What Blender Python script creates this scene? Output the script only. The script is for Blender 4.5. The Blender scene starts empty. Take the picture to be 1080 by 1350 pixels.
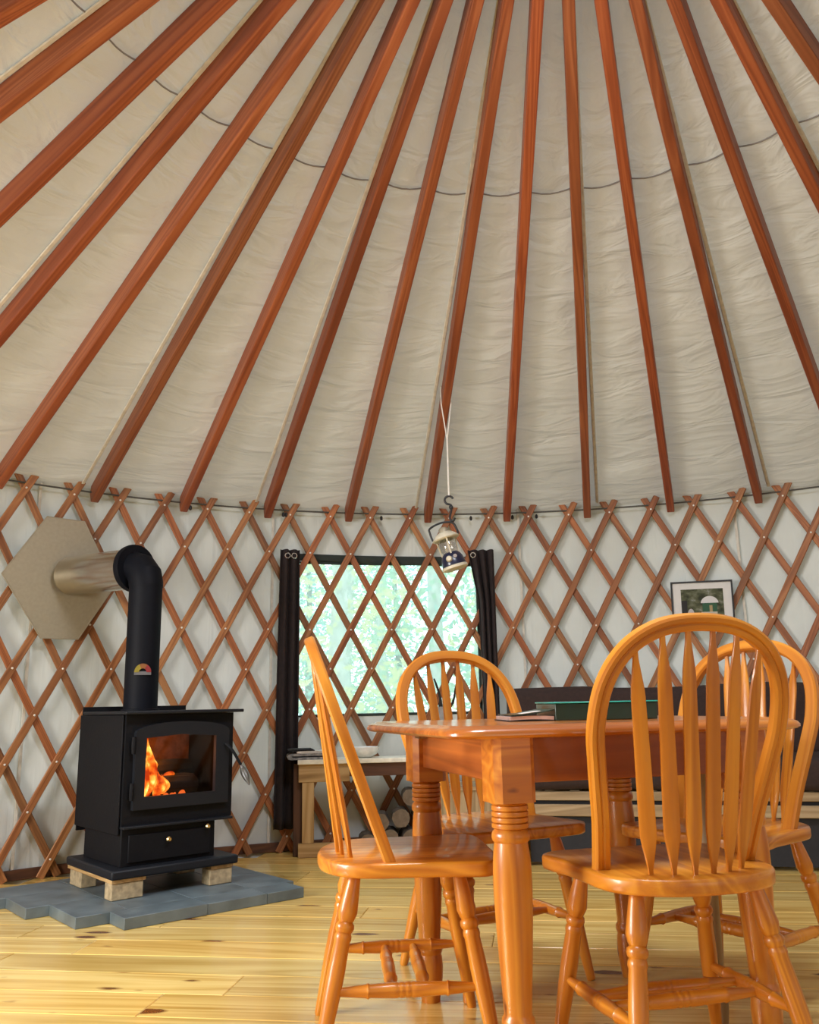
import bpy, bmesh, math, random
from mathutils import Vector, Matrix, noise
random.seed(7)
PI = math.pi
sin, cos = math.sin, math.cos
S = bpy.context.scene
COL = S.collection

# ------------------------------------------------------------------ camera, sky, lamps, exposure
PITCH, ROLL, FPX = 0.2183, 0.0199, 1140.0
EYE = Vector((0, 0, 0.80))
cd = bpy.data.cameras.new('camera')
cd.sensor_fit = 'HORIZONTAL'; cd.sensor_width = 36.0; cd.lens = FPX / 1080 * 36.0
cd.clip_start = 0.05; cd.clip_end = 200
cam = bpy.data.objects.new('camera', cd); COL.objects.link(cam)
X0 = Vector((1, 0, 0)); F0 = Vector((0, cos(PITCH), sin(PITCH))); V0 = Vector((0, -sin(PITCH), cos(PITCH)))
RX = cos(ROLL) * X0 - sin(ROLL) * V0
UP = sin(ROLL) * X0 + cos(ROLL) * V0
m = Matrix((RX, UP, -F0)).transposed().to_4x4(); m.translation = EYE
cam.matrix_world = m
S.camera = cam

W = bpy.data.worlds.new('sky'); S.world = W; W.use_nodes = True
SKY = 3.4
wb = W.node_tree.nodes['Background']; wb.inputs[0].default_value = (0.86, 0.95, 1.0, 1); wb.inputs[1].default_value = SKY
S.view_settings.view_transform = 'Standard'; S.view_settings.look = 'None'
S.view_settings.gamma = 1.0; S.view_settings.exposure = -0.13
try: S.view_settings.use_curve_mapping = False
except Exception: pass
S.cycles.max_bounces = 10; S.cycles.diffuse_bounces = 5; S.cycles.glossy_bounces = 4
S.cycles.transmission_bounces = 8; S.cycles.transparent_max_bounces = 16
S.cycles.caustics_reflective = False; S.cycles.caustics_refractive = False
S.cycles.sample_clamp_indirect = 8.0
S.cycles.use_denoising = True

CX, CY, R = 0.4475, 1.8135, 3.547            # the round tent: centre and radius of its lattice
PH0, DPH = -0.7642, 0.0708                   # angle of lattice crossing 0, step between crossings
Z0, DZ = 1.937, 0.2313                       # height of the top row of pins, step between rows
ZT, SLOPE = 1.9095, 0.4493                   # rafter underside at the wall, roof slope
RING = 0.60
def ang(i): return PH0 + DPH * i
def cyl(i, r, z):
    a = ang(i); return Vector((CX + r * sin(a), CY + r * cos(a), z))
def added_daylight_lamp(name, i, z, w, h, power, col, aim=None, spread=180):
    l = bpy.data.lights.new(name, 'AREA'); l.shape = 'RECTANGLE'; l.size = w; l.size_y = h
    l.energy = power; l.color = col
    o = bpy.data.objects.new(name, l); COL.objects.link(o)
    p = cyl(i, R - 0.08, z); o.location = p
    d = Vector(aim or (CX, CY, z - 0.25)) - p; l.spread = math.radians(spread)
    o.rotation_euler = d.to_track_quat('-Z', 'Y').to_euler()
    return o
# added lamps for assumed daylight; the left and rear walls have no window openings
added_daylight_lamp('assumed_daylight_left', -12.5, 1.05, 1.4, 1.5, 145, (1.0, 0.975, 0.93), (-0.7, 2.5, 0.1), 140)  # assumed window, not built; beam narrowed and aimed at the floor
added_daylight_lamp('assumed_daylight_rear', 46, 1.2, 1.3, 1.1, 6, (1.0, 0.97, 0.92))  # assumed window behind the camera, not built; lamp only
l = bpy.data.lights.new('added_daylight_roof', 'AREA'); l.shape = 'DISK'; l.size = 1.0; l.energy = 92; l.color = (0.88, 0.93, 1.0)  # lamp added under the roof dome to strengthen its daylight
o = bpy.data.objects.new('added_daylight_roof', l); COL.objects.link(o); o.location = (CX, CY, 3.30)

# ------------------------------------------------------------------ helpers
class MB:
    """collects verts / faces with a grain coordinate per vertex"""
    def __init__(s): s.v = []; s.f = []; s.g = []; s.mi = []; s.cur = 0
    def add(s, vs, fs, gs=None):
        b = len(s.v); off = Vector((random.uniform(0, 9), random.uniform(0, 9), random.uniform(0, 9)))
        s.v += [Vector(v) for v in vs]
        s.g += [Vector(g) + off for g in (gs or vs)]
        for f in fs: s.f.append([b + i for i in f]); s.mi.append(s.cur)
        return s
    def box(s, lo, hi, M=None):
        x0, y0, z0 = lo; x1, y1, z1 = hi
        vs = [Vector(p) for p in ((x0,y0,z0),(x1,y0,z0),(x1,y1,z0),(x0,y1,z0),(x0,y0,z1),(x1,y0,z1),(x1,y1,z1),(x0,y1,z1))]
        d = [x1-x0, y1-y0, z1-z0]; k = d.index(max(d))
        gs = [Vector((v[k], v[(k+1)%3], v[(k+2)%3])) for v in vs]
        if M is not None: vs = [M @ v for v in vs]
        return s.add(vs, [(0,3,2,1),(4,5,6,7),(0,1,5,4),(1,2,6,5),(2,3,7,6),(3,0,4,7)], gs)
    def prism(s, pts, z0, z1, bev=0.0, M=None, gx=0):
        """flat outline extruded upwards, with chamfered rims"""
        n = len(pts)
        def inset(d):
            out = []
            for i in range(n):
                a, b, c = Vector(pts[i-1]), Vector(pts[i]), Vector(pts[(i+1) % n])
                e1 = (b-a).normalized(); e2 = (c-b).normalized()
                n1 = Vector((-e1.y, e1.x)); n2 = Vector((-e2.y, e2.x)); nn = (n1+n2)
                nn = nn / max(nn.length_squared, 0.2) * 2
                out.append(b + nn * d)
            return out
        rows = [(0, z0, z1)] if bev <= 0 else None
        if bev > 0:
            c = 0.29 * bev
            levels = [(inset(bev), z0), (inset(c), z0 + c), (pts, z0 + bev), (pts, z1 - bev), (inset(c), z1 - c), (inset(bev), z1)]
        else: levels = [(pts, z0), (pts, z1)]
        vs = [Vector((p[0], p[1], z)) for P, z in levels for p in P]
        fs = []
        for k in range(len(levels) - 1):
            for i in range(n):
                j = (i + 1) % n
                fs.append((k*n+i, k*n+j, (k+1)*n+j, (k+1)*n+i))
        fs.append(tuple(range(n))[::-1]); fs.append(tuple(range((len(levels)-1)*n, len(levels)*n)))
        gs = [Vector((v.x, v.y, v.z)) if gx == 0 else Vector((v.y, v.x, v.z)) for v in vs]
        if M is not None: vs = [M @ v for v in vs]
        return s.add(vs, fs, gs)
    def lathe(s, prof, p0, p1, seg=14, cap=True):
        """turned piece: prof = [(t, radius)], t running 0..1 from p0 to p1"""
        p0, p1 = Vector(p0), Vector(p1); ax = p1 - p0; L = ax.length; ax.normalize()
        u = ax.orthogonal().normalized(); w = ax.cross(u)
        vs, gs, fs = [], [], []
        for t, r in prof:
            for k in range(seg):
                a = 2 * PI * k / seg
                vs.append(p0 + ax * (t * L) + (u * cos(a) + w * sin(a)) * r)
                gs.append(Vector((t * L, r * cos(a), r * sin(a))))
        n = len(prof)
        for j in range(n - 1):
            for k in range(seg):
                k2 = (k + 1) % seg
                fs.append((j*seg+k, j*seg+k2, (j+1)*seg+k2, (j+1)*seg+k))
        if cap:
            fs.append(tuple(range(seg))[::-1]); fs.append(tuple(range((n-1)*seg, n*seg)))
        return s.add(vs, fs, gs)
    def sweep(s, path, sec, nrm=None, closed=False, cap=True, scale=None):
        """section [(a,b)] swept along a path; nrm(i) gives the section's second axis"""
        n = len(path); path = [Vector(p) for p in path]; k = len(sec)
        vs, gs, fs = [], [], []; L = 0
        for i, p in enumerate(path):
            a = path[i-1] if (i > 0 or closed) else p
            b = path[(i+1) % n] if (i < n-1 or closed) else p
            t = (b - a).normalized()
            nn = nrm(i) if nrm else (t.orthogonal() if i == 0 else prev)
            nn = (nn - t * nn.dot(t)).normalized(); prev = nn
            bi = t.cross(nn)
            if i > 0: L += (p - path[i-1]).length
            sc = scale(i / max(1, n-1)) if scale else 1
            for (x, y) in sec:
                vs.append(p + bi * x * sc + nn * y * sc); gs.append(Vector((L, x, y)))
        m_ = n if closed else n - 1
        for i in range(m_):
            for j in range(k):
                j2 = (j+1) % k; i2 = (i+1) % n
                fs.append((i*k+j, i*k+j2, i2*k+j2, i2*k+j))
        if cap and not closed:
            fs.append(tuple(range(k))[::-1]); fs.append(tuple(range((n-1)*k, n*k)))
        return s.add(vs, fs, gs)
    def build(s, name, mats, parent=None, bevel=0.0, smooth=35, recalc=True):
        me = bpy.data.meshes.new(name)
        me.from_pydata([tuple(v) for v in s.v], [], s.f)
        a = me.attributes.new('gc', 'FLOAT_VECTOR', 'POINT')
        a.data.foreach_set('vector', [c for g in s.g for c in g])
        if not isinstance(mats, (list, tuple)): mats = [mats]
        for mm in mats: me.materials.append(mm)
        me.polygons.foreach_set('material_index', s.mi)
        if recalc:
            bm = bmesh.new(); bm.from_mesh(me); bmesh.ops.recalc_face_normals(bm, faces=bm.faces); bm.to_mesh(me); bm.free()
        if smooth:
            me.polygons.foreach_set('use_smooth', [True] * len(me.polygons))
            me.set_sharp_from_angle(angle=math.radians(smooth))
        me.update()
        o = bpy.data.objects.new(name, me); COL.objects.link(o)
        if parent is not None: o.parent = parent
        if bevel:
            b = o.modifiers.new('bevel', 'BEVEL'); b.width = bevel; b.segments = 2; b.limit_method = 'ANGLE'
        return o
def circ(r, n=10, r2=None): return [(r*cos(2*PI*k/n), (r2 or r)*sin(2*PI*k/n)) for k in range(n)]
def rrect(w, h, r, n=3):
    out = []
    for cx, cy, a0 in ((w/2-r, h/2-r, 0), (-w/2+r, h/2-r, PI/2), (-w/2+r, -h/2+r, PI), (w/2-r, -h/2+r, 1.5*PI)):
        for k in range(n+1):
            a = a0 + PI/2*k/n; out.append((cx + r*cos(a), cy + r*sin(a)))
    return out
def spline(pts, n=8):
    pts = [Vector(p) for p in pts]; out = []
    for i in range(len(pts)-1):
        p0 = pts[max(0, i-1)]; p1 = pts[i]; p2 = pts[i+1]; p3 = pts[min(len(pts)-1, i+2)]
        for k in range(n):
            t = k/n
            out.append(0.5*((2*p1)+(p2-p0)*t+(2*p0-5*p1+4*p2-p3)*t*t+(3*p1-p0-3*p2+p3)*t**3))
    out.append(pts[-1]); return out
def tag(o, label=None, cat=None, group=None, kind=None):
    if label: o['label'] = label
    if cat: o['category'] = cat
    if group: o['group'] = group
    if kind: o['kind'] = kind
    return o
def thing(name, label, cat, loc=(0,0,0), rz=0.0, group=None):
    o = bpy.data.objects.new(name, None); o.empty_display_size = 0.1
    COL.objects.link(o); o.location = loc; o.rotation_euler = (0, 0, rz)
    return tag(o, label, cat, group)
def copy_thing(root, loc, rz, label):
    r = root.copy(); COL.objects.link(r); r.location = loc; r.rotation_euler = (0, 0, rz); r['label'] = label
    for ch in list(root.children):
        c = ch.copy(); COL.objects.link(c); c.parent = r
        for g in list(ch.children):
            d = g.copy(); COL.objects.link(d); d.parent = c
    return r

# ------------------------------------------------------------------ materials
class NT:
    def __init__(s, name):
        s.m = bpy.data.materials.new(name); s.m.use_nodes = True
        s.t = s.m.node_tree; s.b = s.t.nodes['Principled BSDF']; s.out = s.t.nodes['Material Output']
    def n(s, typ, **kw):
        nd = s.t.nodes.new(typ)
        for k, v in kw.items():
            if k.startswith('i_'):
                key = k[2:]; key = int(key) if key.isdigit() else key.replace('_', ' ')
                nd.inputs[key].default_value = v
            else: setattr(nd, k, v)
        return nd
    def l(s, a, b): s.t.links.new(a, b)
    def gc(s, sc=(1,1,1)):
        at = s.n('ShaderNodeAttribute', attribute_name='gc')
        oi = s.n('ShaderNodeObjectInfo')
        ad = s.n('ShaderNodeVectorMath', operation='ADD')
        mu = s.n('ShaderNodeVectorMath', operation='SCALE', i_Scale=37.0)
        cmb = s.n('ShaderNodeCombineXYZ'); s.l(oi.outputs['Random'], cmb.inputs[0]); s.l(oi.outputs['Random'], cmb.inputs[1])
        s.l(cmb.outputs[0], mu.inputs[0]); s.l(at.outputs['Vector'], ad.inputs[0]); s.l(mu.outputs[0], ad.inputs[1])
        mp = s.n('ShaderNodeMapping'); mp.inputs['Scale'].default_value = sc
        s.l(ad.outputs[0], mp.inputs['Vector']); s.rand = oi.outputs['Random']
        return mp.outputs[0]
    def ramp(s, fac, stops):
        r = s.n('ShaderNodeValToRGB'); e = r.color_ramp.elements
        while len(e) < len(stops): e.new(0.5)
        for k, (p, c) in enumerate(stops): e[k].position = p; e[k].color = (*c, 1)
        s.l(fac, r.inputs[0]); return r.outputs[0]
    def mix(s, fac, a, b, blend='MIX'):
        x = s.n('ShaderNodeMix', data_type='RGBA', blend_type=blend)
        for sock, v in ((x.inputs['Factor'], fac), (x.inputs[6], a), (x.inputs[7], b)):
            if hasattr(v, 'is_linked'): s.l(v, sock)
            elif isinstance(v, (int, float)): sock.default_value = v
            else: sock.default_value = (*v, 1)
        return x.outputs[2]
    def bump(s, h, strength=0.2, dist=0.01):
        b = s.n('ShaderNodeBump', i_Strength=strength, i_Distance=dist)
        s.l(h, b.inputs['Height']); s.l(b.outputs[0], s.b.inputs['Normal']); return b
def plain(name, col, rough=0.5, metal=0.0, coat=0.0, spec=0.5, noise_amt=0.15, nscale=30, bump=0.0):
    t = NT(name); v = t.gc((nscale,)*3)
    nz = t.n('ShaderNodeTexNoise', i_Scale=1.0, i_Detail=3.0); t.l(v, nz.inputs['Vector'])
    c = t.ramp(nz.outputs[0], [(0.25, [x*(1-noise_amt) for x in col]), (0.75, [min(1, x*(1+noise_amt)) for x in col])])
    t.l(c, t.b.inputs['Base Color'])
    t.b.inputs['Roughness'].default_value = rough; t.b.inputs['Metallic'].default_value = metal
    t.b.inputs['Coat Weight'].default_value = coat; t.b.inputs['Coat Roughness'].default_value = 0.12
    t.b.inputs['Specular IOR Level'].default_value = spec
    if bump: t.bump(nz.outputs[0], bump, 0.005)
    return t.m
def wood(name, dark, mid, light, rough=0.35, coat=0.3, scale=(1.6, 26, 26), knots=0.0, kscale=(2.0, 7.0, 1.0), var=0.25, bump=0.06, red=None):
    t = NT(name); v = t.gc(scale)
    n1 = t.n('ShaderNodeTexNoise', i_Scale=1.0, i_Detail=5.0, i_Roughness=0.6, i_Distortion=0.6); t.l(v, n1.inputs['Vector'])
    n2 = t.n('ShaderNodeTexNoise', i_Scale=0.22, i_Detail=2.0, i_Distortion=1.2); t.l(v, n2.inputs['Vector'])
    wv = t.n('ShaderNodeMath', operation='MULTIPLY', i_1=9.0); t.l(n2.outputs[0], wv.inputs[0])
    fr = t.n('ShaderNodeMath', operation='PINGPONG', i_1=0.5); t.l(wv.outputs[0], fr.inputs[0])
    ad = t.n('ShaderNodeMath', operation='ADD'); t.l(n1.outputs[0], ad.inputs[0]); t.l(fr.outputs[0], ad.inputs[1])
    c = t.ramp(ad.outputs[0], [(0.35, dark), (0.7, mid), (1.0, light)])
    rv = t.ramp(t.rand, [(0.0, (1-var,)*3), (1.0, (1+var*0.6,)*3)])
    c = t.mix(1.0, c, rv, 'MULTIPLY')
    if red:                                   # boards differ in hue
        m2 = t.n('ShaderNodeMath', operation='MULTIPLY', i_1=7.31); t.l(t.rand, m2.inputs[0])
        f2 = t.n('ShaderNodeMath', operation='FRACT'); t.l(m2.outputs[0], f2.inputs[0])
        rd = t.ramp(f2.outputs[0], [(0.0, (1, 1, 1)), (1.0, red)])
        c = t.mix(1.0, c, rd, 'MULTIPLY')
    if knots:
        kv = t.gc(kscale)
        vo = t.n('ShaderNodeTexVoronoi', i_Scale=1.0, i_Randomness=1.0); t.l(kv, vo.inputs['Vector'])
        wn = t.n('ShaderNodeTexNoise', i_Scale=4.0, i_Detail=2.0); t.l(kv, wn.inputs['Vector'])
        dd = t.n('ShaderNodeMath', operation='MULTIPLY_ADD', i_1=0.16); t.l(wn.outputs[0], dd.inputs[0]); t.l(vo.outputs['Distance'], dd.inputs[2])
        sp = t.n('ShaderNodeSeparateColor'); t.l(vo.outputs['Color'], sp.inputs[0])
        th = t.n('ShaderNodeMath', operation='MULTIPLY', i_1=knots); t.l(sp.outputs[0], th.inputs[0])
        df = t.n('ShaderNodeMath', operation='SUBTRACT'); t.l(th.outputs[0], df.inputs[0]); t.l(dd.outputs[0], df.inputs[1])
        kf = t.n('ShaderNodeMapRange', i_1=-0.05, i_2=0.03); t.l(df.outputs[0], kf.inputs[0])
        c = t.mix(kf.outputs[0], c, (dark[0]*0.30, dark[1]*0.16, dark[2]*0.14), 'MIX')
    t.l(c, t.b.inputs['Base Color'])
    t.b.inputs['Roughness'].default_value = rough; t.b.inputs['Coat Weight'].default_value = coat
    t.b.inputs['Coat Roughness'].default_value = 0.15
    if bump: t.bump(n1.outputs[0], bump, 0.004)
    return t.m
def canvas(name, col, trans, wr=(0.9, 7.0, 1), strength=0.35, dist=0.03):
    t = NT(name); t.t.nodes.remove(t.b)
    v = t.gc(wr)
    n1 = t.n('ShaderNodeTexNoise', i_Scale=1.6, i_Detail=3.0, i_Distortion=0.8); t.l(v, n1.inputs['Vector'])
    v2 = t.gc((420, 420, 420)); n2 = t.n('ShaderNodeTexNoise', i_Scale=1.0, i_Detail=1.0); t.l(v2, n2.inputs['Vector'])
    hh = t.n('ShaderNodeMath', operation='MULTIPLY_ADD', i_1=0.03); t.l(n2.outputs[0], hh.inputs[0]); t.l(n1.outputs[0], hh.inputs[2])
    b = t.n('ShaderNodeBump', i_Strength=strength, i_Distance=dist); t.l(hh.outputs[0], b.inputs['Height'])
    v3 = t.gc((3, 3, 3)); n3 = t.n('ShaderNodeTexNoise', i_Scale=1.0, i_Detail=4.0); t.l(v3, n3.inputs['Vector'])
    c = t.ramp(n3.outputs[0], [(0.3, [x*0.9 for x in col]), (0.7, col)])
    d = t.n('ShaderNodeBsdfDiffuse'); tr = t.n('ShaderNodeBsdfTranslucent'); mx = t.n('ShaderNodeMixShader', i_Fac=trans)
    t.l(c, d.inputs[0]); t.l(c, tr.inputs[0]); t.l(b.outputs[0], d.inputs['Normal'])
    t.l(d.outputs[0], mx.inputs[1]); t.l(tr.outputs[0], mx.inputs[2]); t.l(mx.outputs[0], t.out.inputs[0])
    return t.m
def emit(name, col, strength):
    t = NT(name); t.b.inputs['Base Color'].default_value = (0, 0, 0, 1)
    t.b.inputs['Emission Color'].default_value = (*col, 1); t.b.inputs['Emission Strength'].default_value = strength
    return t.m

M = {}
M['oak'] = wood('honey_oak_varnish', (0.40,0.115,0.007), (0.53,0.175,0.010), (0.64,0.25,0.020), rough=0.40, coat=0.45, var=0.06)
M['pine_red'] = wood('reddish_pine_varnish', (0.22,0.050,0.008), (0.33,0.083,0.012), (0.42,0.125,0.02), rough=0.34, coat=0.25, var=0.05, knots=0.20, kscale=(5, 16, 16))
M['pine_top'] = wood('glossy_table_top', (0.29,0.070,0.009), (0.43,0.120,0.014), (0.54,0.185,0.026), rough=0.3, coat=0.7, var=0.05)
M['pine_leg'] = wood('knotty_pine_leg', (0.36,0.098,0.009), (0.50,0.160,0.014), (0.60,0.235,0.026), rough=0.34, coat=0.35, var=0.05, knots=0.22, kscale=(5, 13, 13))
M['floor'] = wood('pine_floorboard', (0.57,0.36,0.085), (0.75,0.53,0.17), (0.84,0.64,0.24), rough=0.27, coat=0.5, scale=(1.1, 22, 22), knots=0.30, kscale=(4.0, 11.0, 1.0), var=0.13, red=(1.0, 0.90, 0.74))
M['slat'] = wood('lattice_fir', (0.20,0.074,0.024), (0.30,0.122,0.042), (0.41,0.19,0.070), rough=0.55, coat=0.0, scale=(2, 40, 40), var=0.3, red=(1.0, 0.72, 0.62))
M['rafter'] = wood('rafter_fir', (0.19,0.05,0.018), (0.28,0.08,0.028), (0.36,0.12,0.045), rough=0.5, coat=0.05, scale=(1.5, 34, 34), knots=0.10, kscale=(2.4, 20, 20), var=0.25, red=(1.0, 0.75, 0.65))
M['rough_wood'] = wood('rough_sawn_pine', (0.30,0.17,0.06), (0.46,0.28,0.11), (0.56,0.37,0.17), rough=0.7, coat=0.0, var=0.15)
M['pale_wood'] = wood('pale_dry_lumber', (0.24,0.165,0.085), (0.34,0.24,0.13), (0.43,0.32,0.19), rough=0.75, coat=0.0, var=0.15)
M['dark_wood'] = wood('dark_stained_wood', (0.05,0.018,0.008), (0.09,0.032,0.014), (0.13,0.05,0.02), rough=0.55, coat=0.0)
M['wall_canvas'] = canvas('white_wall_canvas', (0.65,0.675,0.66), 0.12, wr=(7.0, 0.5, 1), strength=0.3)
M['roof_canvas'] = canvas('cream_roof_canvas', (0.605,0.595,0.545), 0.105, wr=(1.3, 6.0, 1), strength=0.7, dist=0.06)
M['hem'] = plain('canvas_seam', (0.62,0.60,0.54), 0.9)
M['seam_thread'] = plain('grey_seam', (0.22,0.21,0.20), 0.9)
M['curtain'] = plain('dark_brown_curtain', (0.022,0.014,0.015), 0.9, noise_amt=0.3)
M['green_band'] = plain('dark_green_canvas', (0.022,0.032,0.028), 0.8)
M['iron'] = plain('black_stove_steel', (0.0045,0.005,0.0075), 0.65, 0.0, spec=0.18, noise_amt=0.25, nscale=90, bump=0.1)
M['iron_edge'] = plain('worn_black_iron', (0.010,0.012,0.017), 0.5, 0.0, spec=0.25, nscale=70, bump=0.1)
M['pipe_black'] = plain('matt_black_pipe', (0.004,0.005,0.009), 0.6, 0.0, spec=0.15)
M['steel'] = plain('stainless_steel', (0.62,0.58,0.50), 0.22, 1.0, noise_amt=0.05)
M['dark_steel'] = plain('dark_steel', (0.20,0.20,0.20), 0.4, 0.8)
M['galv'] = plain('beige_metal_plate', (0.36,0.32,0.235), 0.5, 0.35, noise_amt=0.06, nscale=60)
M['brass'] = plain('brass', (0.80,0.62,0.30), 0.25, 1.0)
M['chrome'] = plain('chrome', (0.8,0.8,0.8), 0.15, 1.0)
M['slate'] = plain('blue_grey_slate', (0.115,0.150,0.172), 0.42, noise_amt=0.35, nscale=9, bump=0.25)
M['brick'] = plain('tan_firebrick', (0.42,0.33,0.20), 0.9, noise_amt=0.35, nscale=45, bump=0.5)
M['sofa'] = plain('dark_brown_upholstery', (0.028,0.014,0.012), 0.9, noise_amt=0.25, nscale=60, bump=0.2)
M['cable'] = plain('grey_steel_cable', (0.11,0.11,0.11), 0.5, 0.6)
M['pin'] = plain('zinc_pin', (0.85,0.83,0.78), 0.35, 0.3)
M['cord'] = plain('white_cord', (0.80,0.78,0.72), 0.8)
M['black_plastic'] = plain('black_plastic', (0.012,0.012,0.014), 0.4)
M['navy'] = plain('navy_plastic', (0.010,0.014,0.045), 0.3, coat=0.3)
M['cream_plastic'] = plain('cream_plastic', (0.66,0.61,0.47), 0.5)
M['paper'] = plain('white_paper', (0.72,0.70,0.68), 0.8)
M['paper_pink'] = plain('pinkish_paper', (0.55,0.40,0.37), 0.7)
M['news'] = plain('grey_newsprint', (0.22,0.22,0.23), 0.8, noise_amt=0.6, nscale=55)
M['dark_cloth'] = plain('dark_cloth', (0.02,0.02,0.024), 0.9)
M['green_box'] = plain('dark_green_cover', (0.006,0.032,0.022), 0.35, coat=0.3)
M['teal_edge'] = plain('teal_edge', (0.03,0.42,0.36), 0.3)
M['white_ceramic'] = plain('white_ceramic', (0.82,0.84,0.85), 0.2, coat=0.3)
M['white_top'] = plain('cream_painted_board', (0.82,0.79,0.68), 0.4, coat=0.2)
M['grey_clay'] = plain('grey_stoneware', (0.23,0.22,0.22), 0.6)
M['twig'] = plain('dark_twig', (0.015,0.013,0.012), 0.8)
M['bark'] = plain('grey_brown_bark', (0.10,0.075,0.055), 0.95, noise_amt=0.5, nscale=24, bump=0.8)
M['log_end'] = plain('cut_log_face', (0.17,0.125,0.085), 0.9, noise_amt=0.25, nscale=40)
M['frame_black'] = plain('black_picture_frame', (0.018,0.018,0.022), 0.35)
M['mat'] = plain('white_picture_mat', (0.66,0.66,0.66), 0.9, noise_amt=0.03)
M['ground'] = plain('forest_floor', (0.26,0.25,0.12), 1.0, noise_amt=0.4, nscale=2)
M['tree_bark'] = plain('pale_tree_bark', (0.55,0.54,0.52), 1.0, noise_amt=0.3, nscale=8)
M['tree_bark_dark'] = plain('brown_tree_bark', (0.20,0.18,0.15), 1.0, noise_amt=0.3, nscale=8)
M['red_dial'] = plain('red_dial', (0.22,0.015,0.02), 0.5); M['yellow_dial'] = plain('yellow_dial', (0.26,0.21,0.02), 0.5)
M['orange_dial'] = plain('orange_dial', (0.22,0.08,0.02), 0.5); M['dial_grey'] = plain('grey_dial', (0.13,0.13,0.14), 0.5)
M['glow_brick'] = plain('glow_reddened_firebrick', (0.16,0.08,0.055), 1.0, noise_amt=0.5)  # reddened to put some of the fire's glow into the lining colour
M['ember_log'] = plain('charred_log', (0.02,0.014,0.012), 1.0)
def leaf(name, col):
    t = NT(name); t.t.nodes.remove(t.b)
    d = t.n('ShaderNodeBsdfDiffuse'); tr = t.n('ShaderNodeBsdfTranslucent'); mx = t.n('ShaderNodeMixShader', i_Fac=0.5)
    d.inputs[0].default_value = (*col, 1); tr.inputs[0].default_value = (*col, 1)
    t.l(d.outputs[0], mx.inputs[1]); t.l(tr.outputs[0], mx.inputs[2]); t.l(mx.outputs[0], t.out.inputs[0]); return t.m
M['leaf_green'] = leaf('green_leaves', (0.42,0.58,0.42)); M['leaf_yellow'] = leaf('yellow_green_leaves', (0.75,0.72,0.42)); M['leaf_blue'] = leaf('blue_green_needles', (0.34,0.55,0.50))
def glass(name, tint, gloss=0.06, haze=0.0):
    t = NT(name); t.t.nodes.remove(t.b)
    a = t.n('ShaderNodeBsdfTransparent'); a.inputs[0].default_value = (*tint, 1)
    g = t.n('ShaderNodeBsdfGlossy', i_Roughness=0.03); mx = t.n('ShaderNodeMixShader', i_Fac=gloss)
    t.l(a.outputs[0], mx.inputs[1]); t.l(g.outputs[0], mx.inputs[2]); last = mx
    if haze:
        tr = t.n('ShaderNodeBsdfTranslucent'); tr.inputs[0].default_value = (0.68, 0.96, 0.96, 1)
        m2 = t.n('ShaderNodeMixShader', i_Fac=haze); t.l(mx.outputs[0], m2.inputs[1]); t.l(tr.outputs[0], m2.inputs[2]); last = m2
    t.l(last.outputs[0], t.out.inputs[0]); return t.m
M['vinyl'] = glass('clear_vinyl_pane', (0.82,1.0,0.98), 0.03, 0.28)
M['dome'] = glass('clear_acrylic_dome', (0.95,0.97,1.0), 0.05)
M['stove_glass'] = glass('stove_glass', (0.9,0.85,0.8), 0.015)
M['clear_plastic'] = glass('lantern_globe', (0.80,0.78,0.76), 0.15)
def fire_mat():
    t = NT('flame'); t.t.nodes.remove(t.b)
    at = t.n('ShaderNodeAttribute', attribute_name='gc')
    sp = t.n('ShaderNodeSeparateXYZ'); t.l(at.outputs['Vector'], sp.inputs[0])
    nz = t.n('ShaderNodeTexNoise', i_Scale=18.0, i_Detail=3.0); t.l(at.outputs['Vector'], nz.inputs['Vector'])
    c = t.ramp(nz.outputs[0], [(0.36, (0.9,0.05,0.005)), (0.5, (1.0,0.22,0.02)), (0.62, (1.0,0.55,0.10)), (0.74, (1.0,0.85,0.4))])
    s = t.n('ShaderNodeMapRange', i_1=0.35, i_2=0.72, i_3=0.8, i_4=3.4); t.l(nz.outputs[0], s.inputs[0])
    e = t.n('ShaderNodeEmission'); t.l(c, e.inputs[0]); t.l(s.outputs[0], e.inputs[1])
    tr = t.n('ShaderNodeBsdfTransparent')
    lw = t.n('ShaderNodeLayerWeight', i_Blend=0.35); mx = t.n('ShaderNodeMixShader')
    t.l(lw.outputs['Facing'], mx.inputs[0]); t.l(e.outputs[0], mx.inputs[1]); t.l(tr.outputs[0], mx.inputs[2])
    t.l(mx.outputs[0], t.out.inputs[0]); return t.m
M['flame'] = fire_mat()
M['ember'] = emit('glowing_embers', (1.0, 0.16, 0.02), 1.2)

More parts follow.
